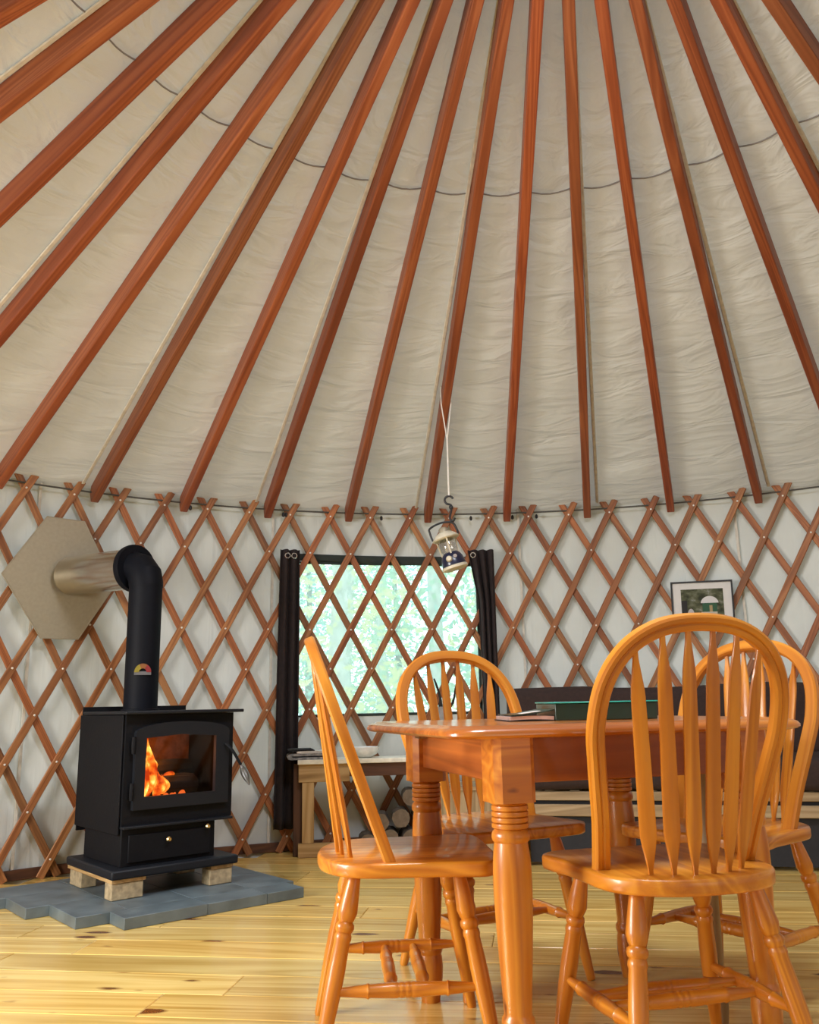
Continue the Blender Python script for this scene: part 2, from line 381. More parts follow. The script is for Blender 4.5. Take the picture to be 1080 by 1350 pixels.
# ------------------------------------------------------------------ the tent: floor, walls, roof
YAW = math.radians(-8)
fl = MB(); n = 96
fl.prism([(CX + (R+0.10)*cos(2*PI*k/n), CY + (R+0.10)*sin(2*PI*k/n)) for k in range(n)], -0.12, -0.022)
floor = fl.build('floor', M['rough_wood']); tag(floor, kind='structure')
ux = Vector((cos(YAW), sin(YAW))); uy = Vector((-sin(YAW), cos(YAW)))
PW = 0.185; RF = R + 0.05
row = -19
for row in range(-19, 20):
    y0, y1 = row*PW + 0.0009, (row+1)*PW - 0.0009
    ym = max(abs(y0), abs(y1))
    if ym >= RF: continue
    half = math.sqrt(RF*RF - ym*ym)
    cuts = [-half]; x = -half + random.uniform(0.9, 2.6)
    while x < half - 0.5: cuts.append(x); x += random.uniform(1.6, 3.0)
    cuts.append(half)
    for a, b in zip(cuts, cuts[1:]):
        p = MB(); p.box((a+0.0008, y0, -0.022), (b-0.0008, y1, random.uniform(-0.0008, 0.0)))
        o = p.build('floor_plank', M['floor'], floor, smooth=0)
        o.location = (CX, CY, 0); o.rotation_euler = (0, 0, YAW)
        bv = o.modifiers.new('bevel', 'BEVEL'); bv.width = 0.0022; bv.segments = 1

WIN = (6.18, 10.66, 0.742, 1.655)             # window: from crossing, to crossing, sill, head
RW = R + 0.035
def wall_arc(name, i0, i1, hole=None, mat='wall_canvas'):
    cols = [i0 + (i1-i0)*k/max(4, int((i1-i0)*3)) for k in range(max(4, int((i1-i0)*3))+1)]
    zs = [-0.06] + [0.0 + 2.05*k/16 for k in range(17)]
    if hole:
        for h in hole[:2]: cols[min(range(len(cols)), key=lambda q: abs(cols[q]-h))] = h
        for h in hole[2:]: zs[min(range(len(zs)), key=lambda q: abs(zs[q]-h))] = h
    b = MB(); vs = []; gs = []; fs = []
    for z in zs:
        for i in cols:
            inw = hole and hole[0]-0.6 <= i <= hole[1]+0.6
            d = 0 if inw else 0.012*noise.noise(Vector((i*0.9, z*0.35, 3.1))) + 0.006*noise.noise(Vector((i*3.1, z*1.4, 8)))
            vs.append(cyl(i, RW + d, z)); gs.append(Vector((i*DPH*R, z, 0)))
    nc = len(cols)
    for j in range(len(zs)-1):
        for k in range(nc-1):
            if hole and cols[k] >= hole[0]-1e-6 and cols[k+1] <= hole[1]+1e-6 and zs[j] >= hole[2]-1e-6 and zs[j+1] <= hole[3]+1e-6: continue
            fs.append((j*nc+k, j*nc+k+1, (j+1)*nc+k+1, (j+1)*nc+k))
    b.add(vs, fs, gs)
    return tag(b.build(name, M[mat], recalc=False, smooth=80), kind='structure')
FULL = 2*PI/DPH
wall_front = wall_arc('wall_front', -1.0, 26.0, WIN)
wall_left = wall_arc('wall_left', -23.0, -1.0)
wall_right = wall_arc('wall_right', 26.0, 44.0)
wall_back = wall_arc('wall_back', 44.0, FULL - 23.0)
# seams of the wall cloth, welted strips
for i_, par in ((5.62, wall_front), (11.75, wall_front), (16.9, wall_front), (0.35, wall_front)):
    b = MB(); path = [cyl(i_, RW-0.012, 0.02 + 2.0*k/12) for k in range(13)]
    b.sweep(path, rrect(0.016, 0.004, 0.0015, 1), nrm=lambda k, i_=i_: cyl(i_, 1, 0) - Vector((CX, CY, 0)))
    b.build('wall_seam', M['hem'], par)
def base_arc(name, i0, i1):
    b = MB(); path = [cyl(i0 + (i1-i0)*k/48, R + 0.0185, 0.0275) for k in range(49)]
    b.sweep(path, rrect(0.015, 0.05, 0.003, 1), nrm=lambda k: Vector((0, 0, 1)))
    return tag(b.build(name, M['dark_wood']), kind='structure')
base_arc('baseboard_front', -1, 26); base_arc('baseboard_left', -23, -1); base_arc('baseboard_right', 26, 44); base_arc('baseboard_back', 44, FULL-23)
b = MB(); vs = []; fs = []
for z in (-0.55, 0.34):
    for rr_ in (RW + 0.045, RW + 0.07):
        for k in range(96): vs.append(Vector((CX + rr_*cos(2*PI*k/96), CY + rr_*sin(2*PI*k/96), z)))
for k in range(96):
    q = (k+1) % 96
    fs += [(k, q, 192+q, 192+k), (96+k, 288+k, 288+q, 96+q), (192+k, 192+q, 288+q, 288+k), (k, 96+k, 96+q, q)]
b.add(vs, fs); tag(b.build('shade_skirt_1', M['dark_wood']), kind='structure')      # unseen skirt added outside to block daylight through the foot of the wall
# window in the front wall
w0 = MB()
edge = [cyl(WIN[0] + (WIN[1]-WIN[0])*k/20, RW, WIN[2]) for k in range(21)] + [cyl(WIN[1] - (WIN[1]-WIN[0])*k/20, RW, WIN[3]) for k in range(21)]
w0.sweep(edge, rrect(0.016, 0.016, 0.004, 1), nrm=lambda k: Vector((edge[k].x-CX, edge[k].y-CY, 0)), closed=True)
win = tag(w0.build('window_1', M['green_band']), kind='structure')
pn = MB(); vs = []; 
for z in (WIN[2], WIN[3]):
    for k in range(21): vs.append(cyl(WIN[0] + (WIN[1]-WIN[0])*k/20, RW, z))
pn.add(vs, [(k, k+1, k+22, k+21) for k in range(20)])
pn.build('window_pane', M['vinyl'], win, recalc=False)
b = MB(); path = [cyl(WIN[0]-0.1 + (WIN[1]-WIN[0]+0.2)*k/20, RW-0.004, WIN[3] + 0.034 - 0.022*k/20) for k in range(21)]
b.sweep(path, rrect(0.03, 0.048, 0.012, 2), nrm=lambda k: Vector((0, 0, 1)), scale=lambda t: 0.85 + 0.45*t)
b.build('rolled_flap', M['green_band'], win)

# roof: cone of cloth on rafters
ceiling_b = MB(); vs = []; gs = []; fs = []
NR, NS = 44, 8; ZF = ZT + 0.104
rads = [RING + (R + 0.14 - RING)*k/47 for k in range(48)]
bays = [1.461 + 2*k for k in range(-22, 23)]
cols = []
for k in range(44):
    for q in range(NS): cols.append((bays[k] + (2 if k < 43 else FULL-86)*q/NS, q/NS, k))
for r in rads:
    for i, f, k in cols:
        low = min(1.0, (r - RING) / (R - RING))
        a = ang(i)
        sag = 0.026 * sin(PI*f) * (0.35 + 0.65*low) * (0.7 + 0.6*noise.noise(Vector((k*3.3, 1, 2))))
        wr = 0.022*low**1.3*noise.noise(Vector((a*R*1.1 + k, r*6.5, k*1.7))) + 0.010*low*noise.noise(Vector((a*R*2.3, r*17, k*2.9)))
        wr *= (sin(PI*f)**0.6 if f > 0 else 0) * min(1.0, max(0.25, (i - 1.0)/7.0))
        vs.append(Vector((CX + r*sin(a), CY + r*cos(a), ZF + SLOPE*(R - r) - sag + wr))); gs.append(Vector((a*R, r, 0)))
nc = len(cols)
for j in range(len(rads)-1):
    for k in range(nc):
        k2 = (k+1) % nc
        fs.append((j*nc+k, (j+1)*nc+k, (j+1)*nc+k2, j*nc+k2))
ceiling_b.add(vs, fs, gs)
ceiling = tag(ceiling_b.build('ceiling', M['roof_canvas'], recalc=False, smooth=80), kind='structure')
# rafters
LR = (R - RING) / cos(math.atan(SLOPE)); sl = math.atan(SLOPE)
for k in range(44):
    b = MB()
    hh = 0.092; w = 0.044; c = [0, -w/2, w/2]
    vs = []
    L = LR + 0.02
    # beam along +x (towards the ring) with a plumb-cut lower end
    t = hh * math.tan(sl)
    for (x, z) in ((0.0, 0), (L, 0), (L, hh), (-t*0 + 0.03, hh), (0.0, hh*0.55)):
        for y in (-w/2, w/2): vs.append(Vector((x, y, z)))
    fsx = [(0,2,4,6,8), (1,9,7,5,3), (0,1,3,2), (2,3,5,4), (4,5,7,6), (6,7,9,8), (8,9,1,0)]
    b.add(vs, fsx)
    o = b.build('rafter', M['rafter'], ceiling, smooth=0)
    a = ang(bays[k])
    d = Vector((-sin(a)*cos(sl), -cos(a)*cos(sl), sin(sl)))
    side = Vector((0, 0, 1)).cross(d).normalized(); up = d.cross(side)
    mm = Matrix((d, side, up)).transposed().to_4x4(); mm.translation = Vector((CX + (R-0.005)*sin(a), CY + (R-0.005)*cos(a), ZT))
    o.matrix_world = mm
    bv = o.modifiers.new('bevel', 'BEVEL'); bv.width = 0.006; bv.segments = 2
b = MB(); path = [Vector((CX + RING*cos(2*PI*k/64), CY + RING*sin(2*PI*k/64), ZT + SLOPE*(R-RING) + 0.05)) for k in range(64)]
b.sweep(path, rrect(0.14, 0.07, 0.01, 2), nrm=lambda k: Vector((path[k].x-CX, path[k].y-CY, 0)), closed=True)
b.build('centre_ring', M['rafter'], ceiling)
b = MB(); vs = []; fs = []
for j in range(7):
    e = PI/2*j/6.5; 
    for k in range(48): vs.append(Vector((CX + (RING+0.06)*cos(e)*cos(2*PI*k/48), CY + (RING+0.06)*cos(e)*sin(2*PI*k/48), 3.40 + 0.28*sin(e))))
for j in range(6):
    for k in range(48): fs.append((j*48+k, j*48+(k+1)%48, (j+1)*48+(k+1)%48, (j+1)*48+k))
b.add(vs, fs); b.build('roof_dome', M['dome'], ceiling)
# seam that runs round the roof, and welted seams beside some rafters
def cone(i, r, dz=0.0): 
    a = ang(i); return Vector((CX + r*sin(a), CY + r*cos(a), ZF + SLOPE*(R - r) + dz))
b = MB(); sp_ = []
for k in range(44):
    for q in range(6):
        f = q/6; sp_.append(cone(bays[k] + 2*f, 1.50, -0.004 - 0.022*sin(PI*f)))
b.sweep(sp_, circ(0.0032, 6), nrm=lambda k: Vector((0, 0, 1)), closed=True); b.build('seam_line', M['seam_thread'], ceiling)
for k in range(-6, 16, 2):
    i_ = 1.461 + 2*k - (0.30 if k < 6 else -0.26)
    b = MB(); pth = [cone(i_*1.0 + (0.0), RING + 0.05 + (R-0.08-RING)*q/30, -0.014 - 0.010*(q/30)) for q in range(31)]
    a = ang(i_)
    b.sweep(pth, rrect(0.018, 0.008, 0.003, 1), nrm=lambda q: Vector((0, 0, 1)))
    b.build('welted_seam', M['hem'], ceiling)

# lattice of crossed slats all round the part of the wall in reach of the camera
lattice = thing('lattice', 'folding wooden lattice of crossed slats pinned together against the white canvas wall', 'lattice', (CX, CY, 0))
I0, I1 = -16, 36
inv = Vector((CX, CY, 0))
for sgn, rr in ((1, R - 0.017), (-1, R - 0.001)):
    for i in range(I0, I1):
        rows = [-0.34 + (8.36+0.34)*k/10 for k in range(11)]
        jit = random.uniform(-0.012, 0.012)
        path = [cyl(i + jit - sgn*q/2, rr, Z0 - DZ*q) - inv for q in rows]
        if sgn > 0 and False: continue
        b = MB(); b.sweep(path, rrect(0.0385, 0.012, 0.003, 1), nrm=lambda k, path=path: Vector((path[k].x, path[k].y, 0)))
        b.build('slat', M['slat'], lattice)
b = MB()
for row in range(0, 9):
    if row in (2,): continue
    for i in range(I0 + 5, I1 - 5):
        ii = i + (0.5 if row % 2 else 0.0)
        p = cyl(ii, R - 0.023, Z0 - DZ*row) - inv; d = Vector((p.x, p.y, 0)).normalized()
        b.lathe([(0, 0.0058), (0.6, 0.0058), (1, 0.003)], p, p - d*0.005, seg=7)
o = b.build('pins', M['pin'], lattice); tag(o, kind='stuff')
b = MB(); path = [cyl(I0 + (I1-I0)*k/160, R - 0.012, 1.965) - inv for k in range(161)]
b.sweep(path, circ(0.005, 6), nrm=lambda k: Vector((0, 0, 1))); b.build('cable', M['cable'], lattice)
b = MB()
for i_ in (3.6, 5.83, 8.28, 11.6, 12.2, 10.55, 5.9):
    p = cyl(i_, R - 0.02, 1.950) - inv; b.lathe([(0, .004), (.3, .009), (.8, .009), (1, .004)], p, p - Vector((0, 0, .028)), seg=8)
b.build('cable_clips', M['black_plastic'], lattice); tag(lattice.children[-1], kind='stuff')

# ------------------------------------------------------------------ curtains
def curtain(name, label, top, bot, zt, zb, folds, edge=None):
    b = MB(); NU, NV = 30, 26; vs = []; gs = []; fs = []
    for j in range(NV+1):
        t = j/NV; z = zt + (zb-zt)*t
        i0 = top[0] + (bot[0]-top[0])*t + (edge(t) if edge else 0); i1 = top[1] + (bot[1]-top[1])*t
        for k in range(NU+1):
            u = k/NU; ii = i0 + (i1-i0)*u
            d = 0.020*sin(2*PI*folds*u + 0.6*sin(3*t)) + 0.006*noise.noise(Vector((u*5, t*3, folds)))
            vs.append(cyl(ii, R - 0.058 + d, z)); gs.append(Vector((u*0.3, z, 0)))
    for j in range(NV):
        for k in range(NU): fs.append((j*(NU+1)+k, j*(NU+1)+k+1, (j+1)*(NU+1)+k+1, (j+1)*(NU+1)+k))
    b.add(vs, fs, gs)
    root = thing(name, label, 'curtain', cyl((top[0]+top[1])/2, R-0.06, zb))
    c = b.build('drape', M['curtain'], root, recalc=False, smooth=80); c.matrix_parent_inverse = Matrix.Translation(-root.location)
    s = c.modifiers.new('thick', 'SOLIDIFY'); s.thickness = 0.004
    return root
c1 = curtain('curtain', 'long dark brown grommet curtain gathered at the left of the window', (5.74, 6.22), (5.66, 6.20), 1.715, 0.13, 2.5)
c2 = curtain('curtain', 'dark brown curtain pulled aside at the right of the window behind the lantern', (10.42, 11.06), (10.72, 11.06), 1.725, 0.10, 3.0, edge=lambda t: 0.22*min(1, t*5) - 0.22*t)
def grommets(root, iis, z):
    for ii in iis:
        p = cyl(ii, R - 0.082, z) - root.location; rad = Vector((p.x+root.location.x-CX, p.y+root.location.y-CY, 0)).normalized()
        tn = rad.cross(Vector((0,0,1)))
        b = MB(); path = [p + (tn*cos(2*PI*k/14) + Vector((0,0,1))*sin(2*PI*k/14))*0.015 for k in range(14)]
        b.sweep(path, circ(0.0038, 6), nrm=lambda k: rad, closed=True); b.build('grommet', M['chrome'], root)
grommets(c1, (5.90, 6.06), 1.675); grommets(c2, (10.55,), 1.69)

# ------------------------------------------------------------------ dining chairs
def make_chair(label):
    t = thing('dining_chair', label, 'chair', group='arrow-back chairs around the table')
    ZS = 0.44; TH = 0.034
    # seat
    out = []
    half = [(0.0, 0.222), (0.12, 0.222), (0.19, 0.214), (0.226, 0.185), (0.228, 0.145), (0.213, 0.07), (0.208, -0.02), (0.205, -0.08), (0.188, -0.135), (0.146, -0.180), (0.080, -0.208), (0.0, -0.217)]
    hs = spline([Vector((x, y, 0)) for x, y in half], 3)
    out = [(p.x, p.y) for p in hs] + [(-p.x, p.y) for p in hs[-2:0:-1]]
    out = out[::-1]
    b = MB(); b.prism(out, ZS-TH, ZS, 0.008, gx=1); b.build('seat', M['oak'], t, smooth=50)
    # bent bow
    lean = 0.195/0.53; PY = -0.045
    hb = [(0.176, -0.012), (0.188, 0.10), (0.209, 0.22), (0.220, 0.305), (0.209, 0.394), (0.166, 0.465), (0.094, 0.508), (0.0, 0.520)]
    pl = [Vector((x, PY - lean*h, ZS + h)) for x, h in hb]
    pl = spline(pl + [Vector((-p.x, p.y, p.z)) for p in pl[-2::-1]], 5)
    nv = Vector((0, 0.53, 0.195)).normalized()
    b = MB(); bs_ = [(x, y) for x, y in rrect(0.036, 0.028, 0.005, 1)]
    gi = [(0.004*s_, y) for s_, y in ((-1, -0.014), (0, -0.0105), (1, -0.014))]
    k_ = max(i for i, (x, y) in enumerate(bs_) if y < -0.013 and x < 0)
    bs_ = bs_[:k_+1] + gi + bs_[k_+1:]
    b.sweep(pl, bs_, nrm=lambda k: nv); b.build('bow', M['oak'], t, smooth=30)
    # six flat arrow spindles
    def bow_h(x):
        for (x0, h0), (x1, h1) in zip(hb[3:], hb[4:]):
            if x1 <= abs(x) <= x0: return h0 + (h1-h0)*(x0-abs(x))/(x0-x1)
        return 0.5
    for k in range(6):
        u = (k - 2.5) / 2.5
        xb = 0.106*u; yb = -0.168 + 0.034*abs(u)**1.8
        xt = 0.150*u; ht = bow_h(xt) + 0.008
        p0 = Vector((xb, yb, ZS - 0.005)); p1 = Vector((xt, PY - lean*ht, ZS + ht))
        prof = [(0, 0.0050), (0.03, 0.0055), (0.13, 0.0145), (0.17, 0.0172), (0.20, 0.0178), (0.50, 0.0165), (0.76, 0.0150), (0.80, 0.0138), (0.92, 0.0062), (1, 0.0055)]
        ax = (p1-p0); L = ax.length; ax.normalize()
        fw = Vector((-0.25*u, 1, 0)); fw = (fw - ax*fw.dot(ax)).normalized(); sd = fw.cross(ax)
        vs = []; gs = []
        for q, hw in prof:
            c = p0 + ax*L*q; th = 0.0050 if 0.1 < q < 0.9 else 0.0045
            for (sx, sy) in ((-1, -0.55), (-0.75, -1), (0.75, -1), (1, -0.55), (1, 0.55), (0.75, 1), (-0.75, 1), (-1, 0.55)):
                vs.append(c + sd*hw*sx + fw*th*sy); gs.append(Vector((L*q, hw*sx, th*sy)))
        fs = [(j*8+i, j*8+(i+1) % 8, (j+1)*8+(i+1) % 8, (j+1)*8+i) for j in range(len(prof)-1) for i in range(8)]
        fs += [tuple(range(8))[::-1], tuple(range((len(prof)-1)*8, len(prof)*8))]
        b = MB(); b.add(vs, fs, gs); b.build('spindle', M['oak'], t, smooth=40)
    # turned, splayed legs
    legp = [(0, .0150), (.05, .0165), (.13, .0205), (.20, .0235), (.235, .0195), (.25, .0165), (.262, .0215), (.28, .0225), (.295, .0205), (.305, .0175), (.318, .0200), (.335, .0205), (.35, .0185), (.50, .0205), (.62, .0200), (.80, .0165), (.93, .0140), (.985, .0130), (1, .0115)]
    tops = {}; 
    for sx in (-1, 1):
        for sy in (1, -1):
            a = Vector(((0.152 if sy > 0 else 0.138)*sx, 0.120 if sy > 0 else -0.125, ZS-TH+0.004)); f = Vector((0.208*sx, 0.195 if sy > 0 else -0.215, 0.0))
            tops[(sx, sy)] = (a, f)
            b = MB(); b.lathe(legp, a, f, 14); b.build('leg', M['oak'], t, smooth=50)
    def at_z(k, z): a, f = tops[k]; return a + (f-a)*((a.z-z)/(a.z-f.z))
    sp = [(0, .0085), (.06, .0095), (.22, .0140), (.235, .0165), (.25, .0140), (.40, .0165), (.43, .0165), (.44, .0150), (.45, .0165), (.47, .0165), (.48, .0150), (.49, .0165), (.51, .0165), (.52, .0150), (.53, .0165), (.56, .0165), (.75, .0140), (.765, .0165), (.78, .0140), (.94, .0095), (1, .0085)]
    mids = {}
    for sx in (-1, 1):
        a, f = at_z((sx, -1), 0.165), at_z((sx, 1), 0.165)
        mids[sx] = (a, f)
        b = MB(); b.lathe(sp, a, f, 12); b.build('side_stretcher', M['oak'], t, smooth=50)
    for q in (0.40, 0.62):
        a = mids[-1][0].lerp(mids[-1][1], q); f = mids[1][0].lerp(mids[1][1], q)
        b = MB(); b.lathe(sp, a, f, 12); b.build('cross_stretcher', M['oak'], t, smooth=50)
    return t
def face(deg): return math.radians(deg - 90)
ch = make_chair('varnished arrow-back dining chair in front of the table with its back to the camera')
ch.location = (0.566, 2.098, 0); ch.rotation_euler = (0, 0, face(103))
copy_thing(ch, (-0.034, 2.341, 0), face(5), 'varnished arrow-back dining chair seen side-on at the left end of the table')
copy_thing(ch, (0.234, 2.86, 0), face(-64), 'varnished arrow-back dining chair across the table in front of the window')
copy_thing(ch, (0.900, 2.665, 0), face(217), 'varnished arrow-back dining chair at the right end of the table by the sofa')

# ------------------------------------------------------------------ dining table
TA = math.radians(17)
tb = thing('dining_table', 'reddish pine dining table with chunky turned legs between the four chairs', 'table', (0.42, 2.418, 0), TA)
b = MB(); a_, b_ = 0.462, 0.412
tp = rrect(2*a_, 2*b_, 0.07, 6)
lv = [(0.016, 0.722), (0.006, 0.7245), (0.0, 0.729), (0.0, 0.735), (0.004, 0.741), (0.012, 0.7455), (0.020, 0.7465), (0.024, 0.750), (0.03, 0.750)]
n = len(tp); vs = []; fs = []
for d, z in lv:
    for (x, y) in tp: 
        vs.append(Vector((x*(1 - d/a_), y*(1 - d/b_), z)))
for j in range(len(lv)-1):
    for k in range(n): fs.append((j*n+k, j*n+(k+1) % n, (j+1)*n+(k+1) % n, (j+1)*n+k))
fs += [tuple(range(n))[::-1], tuple(range((len(lv)-1)*n, len(lv)*n))]
b.add([v + Vector((-0.012, 0.006, 0)) for v in vs], fs, vs); b.build('tabletop', M['pine_top'], tb, smooth=40)
lx, ly = 0.312, 0.305
for sy in (-1, 1):
    b = MB(); b.box((-lx, sy*(ly+0.012)-0.011, 0.622), (lx, sy*(ly+0.012)+0.011, 0.7225)); b.build('apron', M['pine_red'], tb, bevel=0.002)
for sx in (-1, 1):
    b = MB(); b.box((sx*(lx+0.012)-0.011, -ly, 0.622), (sx*(lx+0.012)+0.011, ly, 0.7225)); b.build('apron', M['pine_red'], tb, bevel=0.002)
b = MB(); b.box((-lx-0.05, ly-0.10, 0.704), (-lx-0.024, ly-0.06, 0.7225)); b.build('glue_block', M['pale_wood'], tb, bevel=0.001)
def rings(z, r, n, h):                       # stack of little beads going down
    out = []
    for k in range(n):
        out += [(z, r-0.004), (z-0.15*h, r-0.0005), (z-0.5*h, r), (z-0.85*h, r-0.0005), (z-h, r-0.004)]; z -= h
    return out
Lp = [(0.585, 0.030), (0.583, 0.040), (0.579, 0.043)] + rings(0.576, 0.0415, 4, 0.0125) + [(0.525, 0.035), (0.520, 0.040)] + [(0.514, 0.0425), (0.508, 0.0430), (0.501, 0.0415), (0.497, 0.0375), (0.490, 0.0385), (0.470, 0.0410), (0.440, 0.0428), (0.40, 0.0430), (0.34, 0.0410), (0.26, 0.0365), (0.19, 0.0320), (0.155, 0.0300), (0.148, 0.0305), (0.142, 0.0350), (0.134, 0.0362), (0.126, 0.0345), (0.121, 0.0310), (0.112, 0.0335), (0.09, 0.0355), (0.06, 0.0345), (0.02, 0.0285), (0.0, 0.0255)]
for sx in (-1, 1):
    for sy in (-1, 1):
        b = MB()
        b.lathe([((0.585-z)/0.585, r) for z, r in Lp], (sx*lx, sy*ly, 0.585), (sx*lx, sy*ly, 0), 24)
        ck = rrect(0.098, 0.098, 0.014, 1)
        b.prism([(sx*lx + x, sy*ly + y) for x, y in ck], 0.582, 0.722)
        b.build('leg', M['pine_leg'], tb, smooth=40)
b = MB(); b.lathe([(0, .018), (.5, .0175), (.76, .016), (.80, .015), (.81, .019), (.83, .019), (.84, .0155), (.85, .0185), (.87, .0185), (.88, .0155), (.93, .019), (1, .014)], (0.302, -0.143, 0.722), (0.302, -0.143, 0), 14)
b.build('centre_leg', M['pale_wood'], tb, smooth=50)

# things on the table
b = MB(); gx = thing('game_box', 'flat dark green box with a teal top edge lying on the dining table', 'box', (0.50, 2.43, 0.7505), math.radians(2))
b.box((-0.14, -0.14, 0.0), (0.125, 0.14, 0.0425)); b.build('box_body', M['green_box'], gx, bevel=0.002)
b = MB(); b.box((-0.143, -0.143, 0.043), (0.128, 0.143, 0.0465)); b.build('lid_rim', M['teal_edge'], gx, bevel=0.001)
b = MB(); b.box((-0.139, -0.139, 0.0467), (0.124, 0.139, 0.0477)); b.build('lid_panel', M['green_box'], gx)
mg = thing('magazine', 'open magazine with pinkish pages lying left of the dark green box', 'magazine', (0.305, 2.40, 0.7505), math.radians(4))
def sheet(name, mat, x0, x1, y0, y1, zf, th, par, nx=10):
    b = MB(); vs = []; fs = []
    for lay in (0, 1):
        for k in range(nx+1):
            x = x0 + (x1-x0)*k/nx
            for y in (y0, y1): vs.append(Vector((x, y, zf(k/nx) + (th if lay else 0))))
    q = 2*(nx+1)
    for k in range(nx):
        fs += [(2*k, 2*k+1, 2*k+3, 2*k+2), (q+2*k, q+2*k+2, q+2*k+3, q+2*k+1), (2*k, 2*k+2, q+2*k+2, q+2*k), (2*k+1, q+2*k+1, q+2*k+3, 2*k+3)]
    fs += [(0, q, q+1, 1), (2*nx, 2*nx+1, q+2*nx+1, q+2*nx)]
    b.add(vs, fs); return b.build(name, mat, par, smooth=60)
sheet('back_cover', M['dark_cloth'], -0.07, 0.05, -0.11, 0.11, lambda t: 0.0, 0.002, mg)
sheet('pages', M['paper_pink'], -0.065, 0.05, -0.11, 0.11, lambda t: 0.0025 + 0.002*sin(PI*t), 0.009, mg)
sheet('front_cover', M['green_box'], -0.06, 0.05, -0.112, 0.112, lambda t: 0.0145 + 0.012*t*t, 0.002, mg)
sheet('top_page', M['paper'], -0.035, 0.015, -0.113, -0.06, lambda t: 0.0185 + 0.006*t, 0.001, mg)

# ------------------------------------------------------------------ hearth, stove, flue
SA = math.radians(40)
ho = Vector((-1.238, 3.746, 0))
hearth = thing('hearth', 'stepped blue-grey slate hearth pad lying on the pine floor under the stove', 'hearth', ho, SA)
def hz(u0, v0, u1, v1):
    b = MB(); h = 0.042 + random.uniform(-0.0006, 0.0004); b.box((u0+.0006, v0+.0006, 0.0), (u1-.0006, v1-.0006, h)); b.build('slate_tile', M['slate'], hearth, bevel=0.002)
# rows of slate tiles; the corners are stepped
us = [-0.31, -0.085, 0.20, 0.485, 0.76]
rowsv = [(-0.315, -0.17), (-0.17, 0.13), (0.13, 0.40), (0.40, 0.64)]
spans = [(-0.07, 0.72), (-0.20, 0.76), (-0.29, 0.76), (-0.325, 0.70)]
for (v0, v1), (s0, s1) in zip(rowsv, spans):
    cuts = [s0] + [x for x in (-0.0, 0.27, 0.54) if s0 + 0.08 < x < s1 - 0.08] + [s1]
    for u0, u1 in zip(cuts, cuts[1:]): hz(u0, v0, u1, v1)
HT = 0.0425
bl = [(0.0, 0.0, 0.135, 0.075, 'tan firebrick under the front left corner of the stove'),
      (0.005, 0.36, 0.075, 0.50, 'tan firebrick under the rear left corner of the stove'),
      (0.435, 0.0, 0.545, 0.075, 'tan firebrick under the front right corner of the stove'),
      (0.455, 0.36, 0.545, 0.48, 'tan firebrick under the rear right corner of the stove')]
c_, s_ = cos(SA), sin(SA)
def loc(u, v, z=0): return Vector((ho.x + u*c_ - v*s_, ho.y + u*s_ + v*c_, z))
for u0, v0, u1, v1, lab in bl:
    w, d = u1-u0, v1-v0
    b = MB(); b.box((-w/2, -d/2, 0), (w/2, d/2, 0.066)); o = b.build('brick', M['brick'], bevel=0.004)
    o.location = loc((u0+u1)/2, (v0+v1)/2, HT); o.rotation_euler = (0, 0, SA); tag(o, lab, 'brick', 'bricks under the stove')
b = MB(); b.box((0, 0, 0), (0.145, 0.52, 0.014)); o = b.build('plywood_strip', M['rough_wood'], bevel=0.001)
o.location = loc(-0.002, -0.005, HT + 0.0665); o.rotation_euler = (0, 0, SA); tag(o, 'light plywood strip on the bricks along the left of the stove', 'board')
b = MB(); b.box((0, 0, 0), (0.105, 0.52, 0.014)); o = b.build('plywood_strip', M['rough_wood'], bevel=0.001)
o.location = loc(0.440, -0.005, HT + 0.0665); o.rotation_euler = (0, 0, SA); tag(o, 'light plywood strip on the bricks along the right of the stove', 'board')
ZB = HT + 0.0665 + 0.0145
stove = thing('wood_stove', 'black steel wood stove with a fire burning behind its glass door', 'stove', ho + Vector((0, 0, ZB)), SA)
def sb(name, lo, hi, mat='iron', bev=0.004, par=None):
    b = MB(); b.box((lo[0], lo[1], lo[2]-ZB), (hi[0], hi[1], hi[2]-ZB)); return b.build(name, M[mat], par or stove, bevel=bev)
sb('base_plate', (-0.01, -0.02, ZB), (0.565, 0.52, 0.160), 'iron_edge', 0.008)
sb('pedestal', (0.045, 0.04, 0.159), (0.475, 0.46, 0.312))
sb('ash_drawer', (0.075, 0.030, 0.175), (0.450, 0.041, 0.285), 'iron', 0.003)
sb('ash_ledge', (0.040, 0.005, 0.312), (0.545, 0.05, 0.322), 'iron_edge', 0.002)
b = MB(); b.lathe([(0, .004), (.4, .004), (.5, .011), (.8, .012), (1, .007)], (0.245, 0.030, 0.255-ZB), (0.245, 0.002, 0.255-ZB), 12); b.build('drawer_knob', M['brass'], stove)
b = MB(); b.lathe([(0, .004), (.4, .004), (.5, .010), (.8, .011), (1, .006)], (0.425, 0.030, 0.290-ZB), (0.425, 0.000, 0.290-ZB), 12); b.build('air_control_knob', M['brass'], stove)
